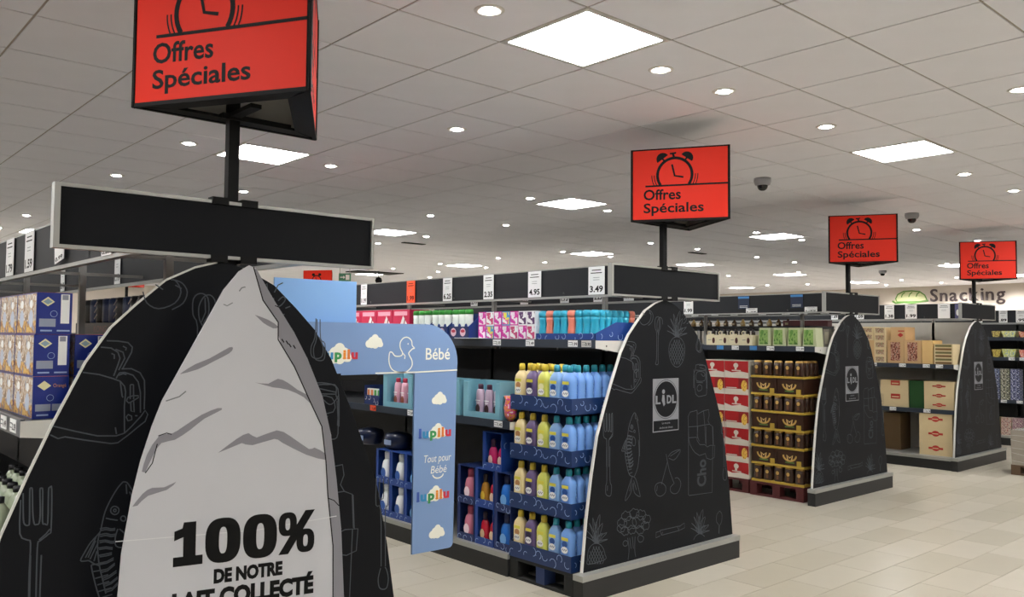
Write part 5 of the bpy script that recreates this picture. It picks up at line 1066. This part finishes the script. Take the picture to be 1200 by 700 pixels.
for k in range(3): P3.place((11.06, 4.18, 0.1505+0.1825*k), 'large pale carton with red emblem on the base deck, %s' % ['bottom', 'middle', 'top'][k], 'large cartons on the base deck')
tag(link('brown_carton', MB().box(0, 0.3, 0, 0.22, 0, 0.48, mat('dim_brown_carton', '#6a5438', .8)).mesh('brown_carton'), None, (11.25, 4.90, 0.1505)), 'dim brown carton at the left of the empty base shelf', 'box')
# --- fifth gondola packs
def tubs(w, cols_, nm): 
    return print_mat(nm, cols_, 60)
for k, (z5, y5, w5, h5, cl, lb) in enumerate(((1.665, 4.60, .20, .10, ['#5f9ad0', '#d8d86a', '#e8e8e0'], 'blue and yellow tub'), (1.665, 4.82, .12, .10, ['#d8c870', '#8a7a4a'], 'yellow tub'), (1.665, 4.40, .16, .09, ['#e8c890', '#c84a3a', '#e8e8d8'], 'cream and red tub'),
        (1.355, 4.60, .20, .13, ['#6fa0d8', '#c8cc5a', '#dfe4da'], 'blue and green tub'), (1.355, 4.82, .12, .12, ['#d0c060', '#907a40'], 'mustard tub'), (1.355, 4.40, .16, .12, ['#e0c8a0', '#c8404a', '#f0e8d8'], 'pale tub'))):
    z5 = 1.655 if k < 3 else 1.345
    e = MB().prism(FX(0, 0, 0), [(-w5*0.85, 0), (-w5*0.15, 0), (0, h5*.8), (0, h5), (-w5, h5), (-w5, h5*.8)], -0.2, 0, tubs(w5, cl, 'tub_%d' % k))
    tag(link('food_tub', e.mesh('food_tub'), None, (14.42, y5-0.10, z5)), '%s on the %s shelf at the right edge' % (lb, ['highest', 'second'][k // 3]), 'tub', 'tubs on the right edge shelves')
for a in range(3):
    for k in range(5):
        cl = [['#8f9ab8', '#3a3f5c', '#c8ccd8'], ['#b8b8a0', '#4a4a40', '#dcdccc'], ['#9aa0c0', '#2f345a', '#cfd4e6']][a]
        e = MB().box(0, 0.15, 0, 0.125, 0, 0.095, print_mat('can_pack_%d' % a, cl, 45))
        tag(link('yoghurt_pack', e.mesh('yoghurt_pack'), None, (14.42, 4.74-0.14*a, 0.685+0.096*k)), 'small dark-lidded pack, %s from the bottom, column %s from the left at the right edge' % (ORD[k], ORD[a]), 'pack', 'small packs at the right edge')
for a in range(3):
    for k in range(3):
        cl = [['#c8b04a', '#8a8a3a', '#d8c890'], ['#a86a6a', '#c8b8a8', '#7a4a5a'], ['#b89a9a', '#8a6a7a', '#d8ccc0']][a]
        e = MB().box(0, 0.15, 0, 0.145, 0, 0.088, print_mat('low_pack_%d' % a, cl, 45))
        tag(link('drink_pack', e.mesh('drink_pack'), None, (14.34, 4.72-0.16*a, 0.1505+0.0885*k)), 'low coloured pack, %s from the bottom, column %s from the left above the wrapped crate' % (ORD[k], ORD[a]), 'pack', 'low packs at the right edge')
# wrapped crate on pallet at right edge
t = thing('wrapped_bin', 'grey plastic wrapped bin on a wooden pallet at the right edge', 'bin', (11.22, 2.78, 0), 0)
KW = mat('brown_pallet_wood', '#5a4634', .8)
b = MB().box(0, 0.6, 0, 0.8, 0.0, 0.02, KW)
for a in (0, .26, .52):
    for q in (0, .35, .70): b.box(a, a+.08, q, q+.1, .02, .10, KW)
b.box(0, .6, 0, .8, .10, .12, KW); part('pallet_base', b, t)
e = MB().prism(FX(0, 0, 0.12), [(-0.79, 0), (-0.01, 0), (0.0, 0.40), (-0.2, 0.44), (-0.5, 0.42), (-0.80, 0.41)], -0.58, 0, mat('cloudy_wrap', '#9b948a', .2, noise=.25, scale=6, bump=.6)); part('wrapped_load', e, t)
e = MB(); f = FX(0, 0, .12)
for q in range(5): e.line(f, [(-0.8, 0.05+0.075*q+0.02*(q%2)), (-0.6, 0.03+0.08*q), (-0.4, 0.07+0.075*q), (0, 0.05+.07*q)], .004, mat('wrap_glint', '#c8c4bc', .15), .003)  # pale lines paint the glint along the folds of the wrap
part('wrap_fold_glint', e, t)
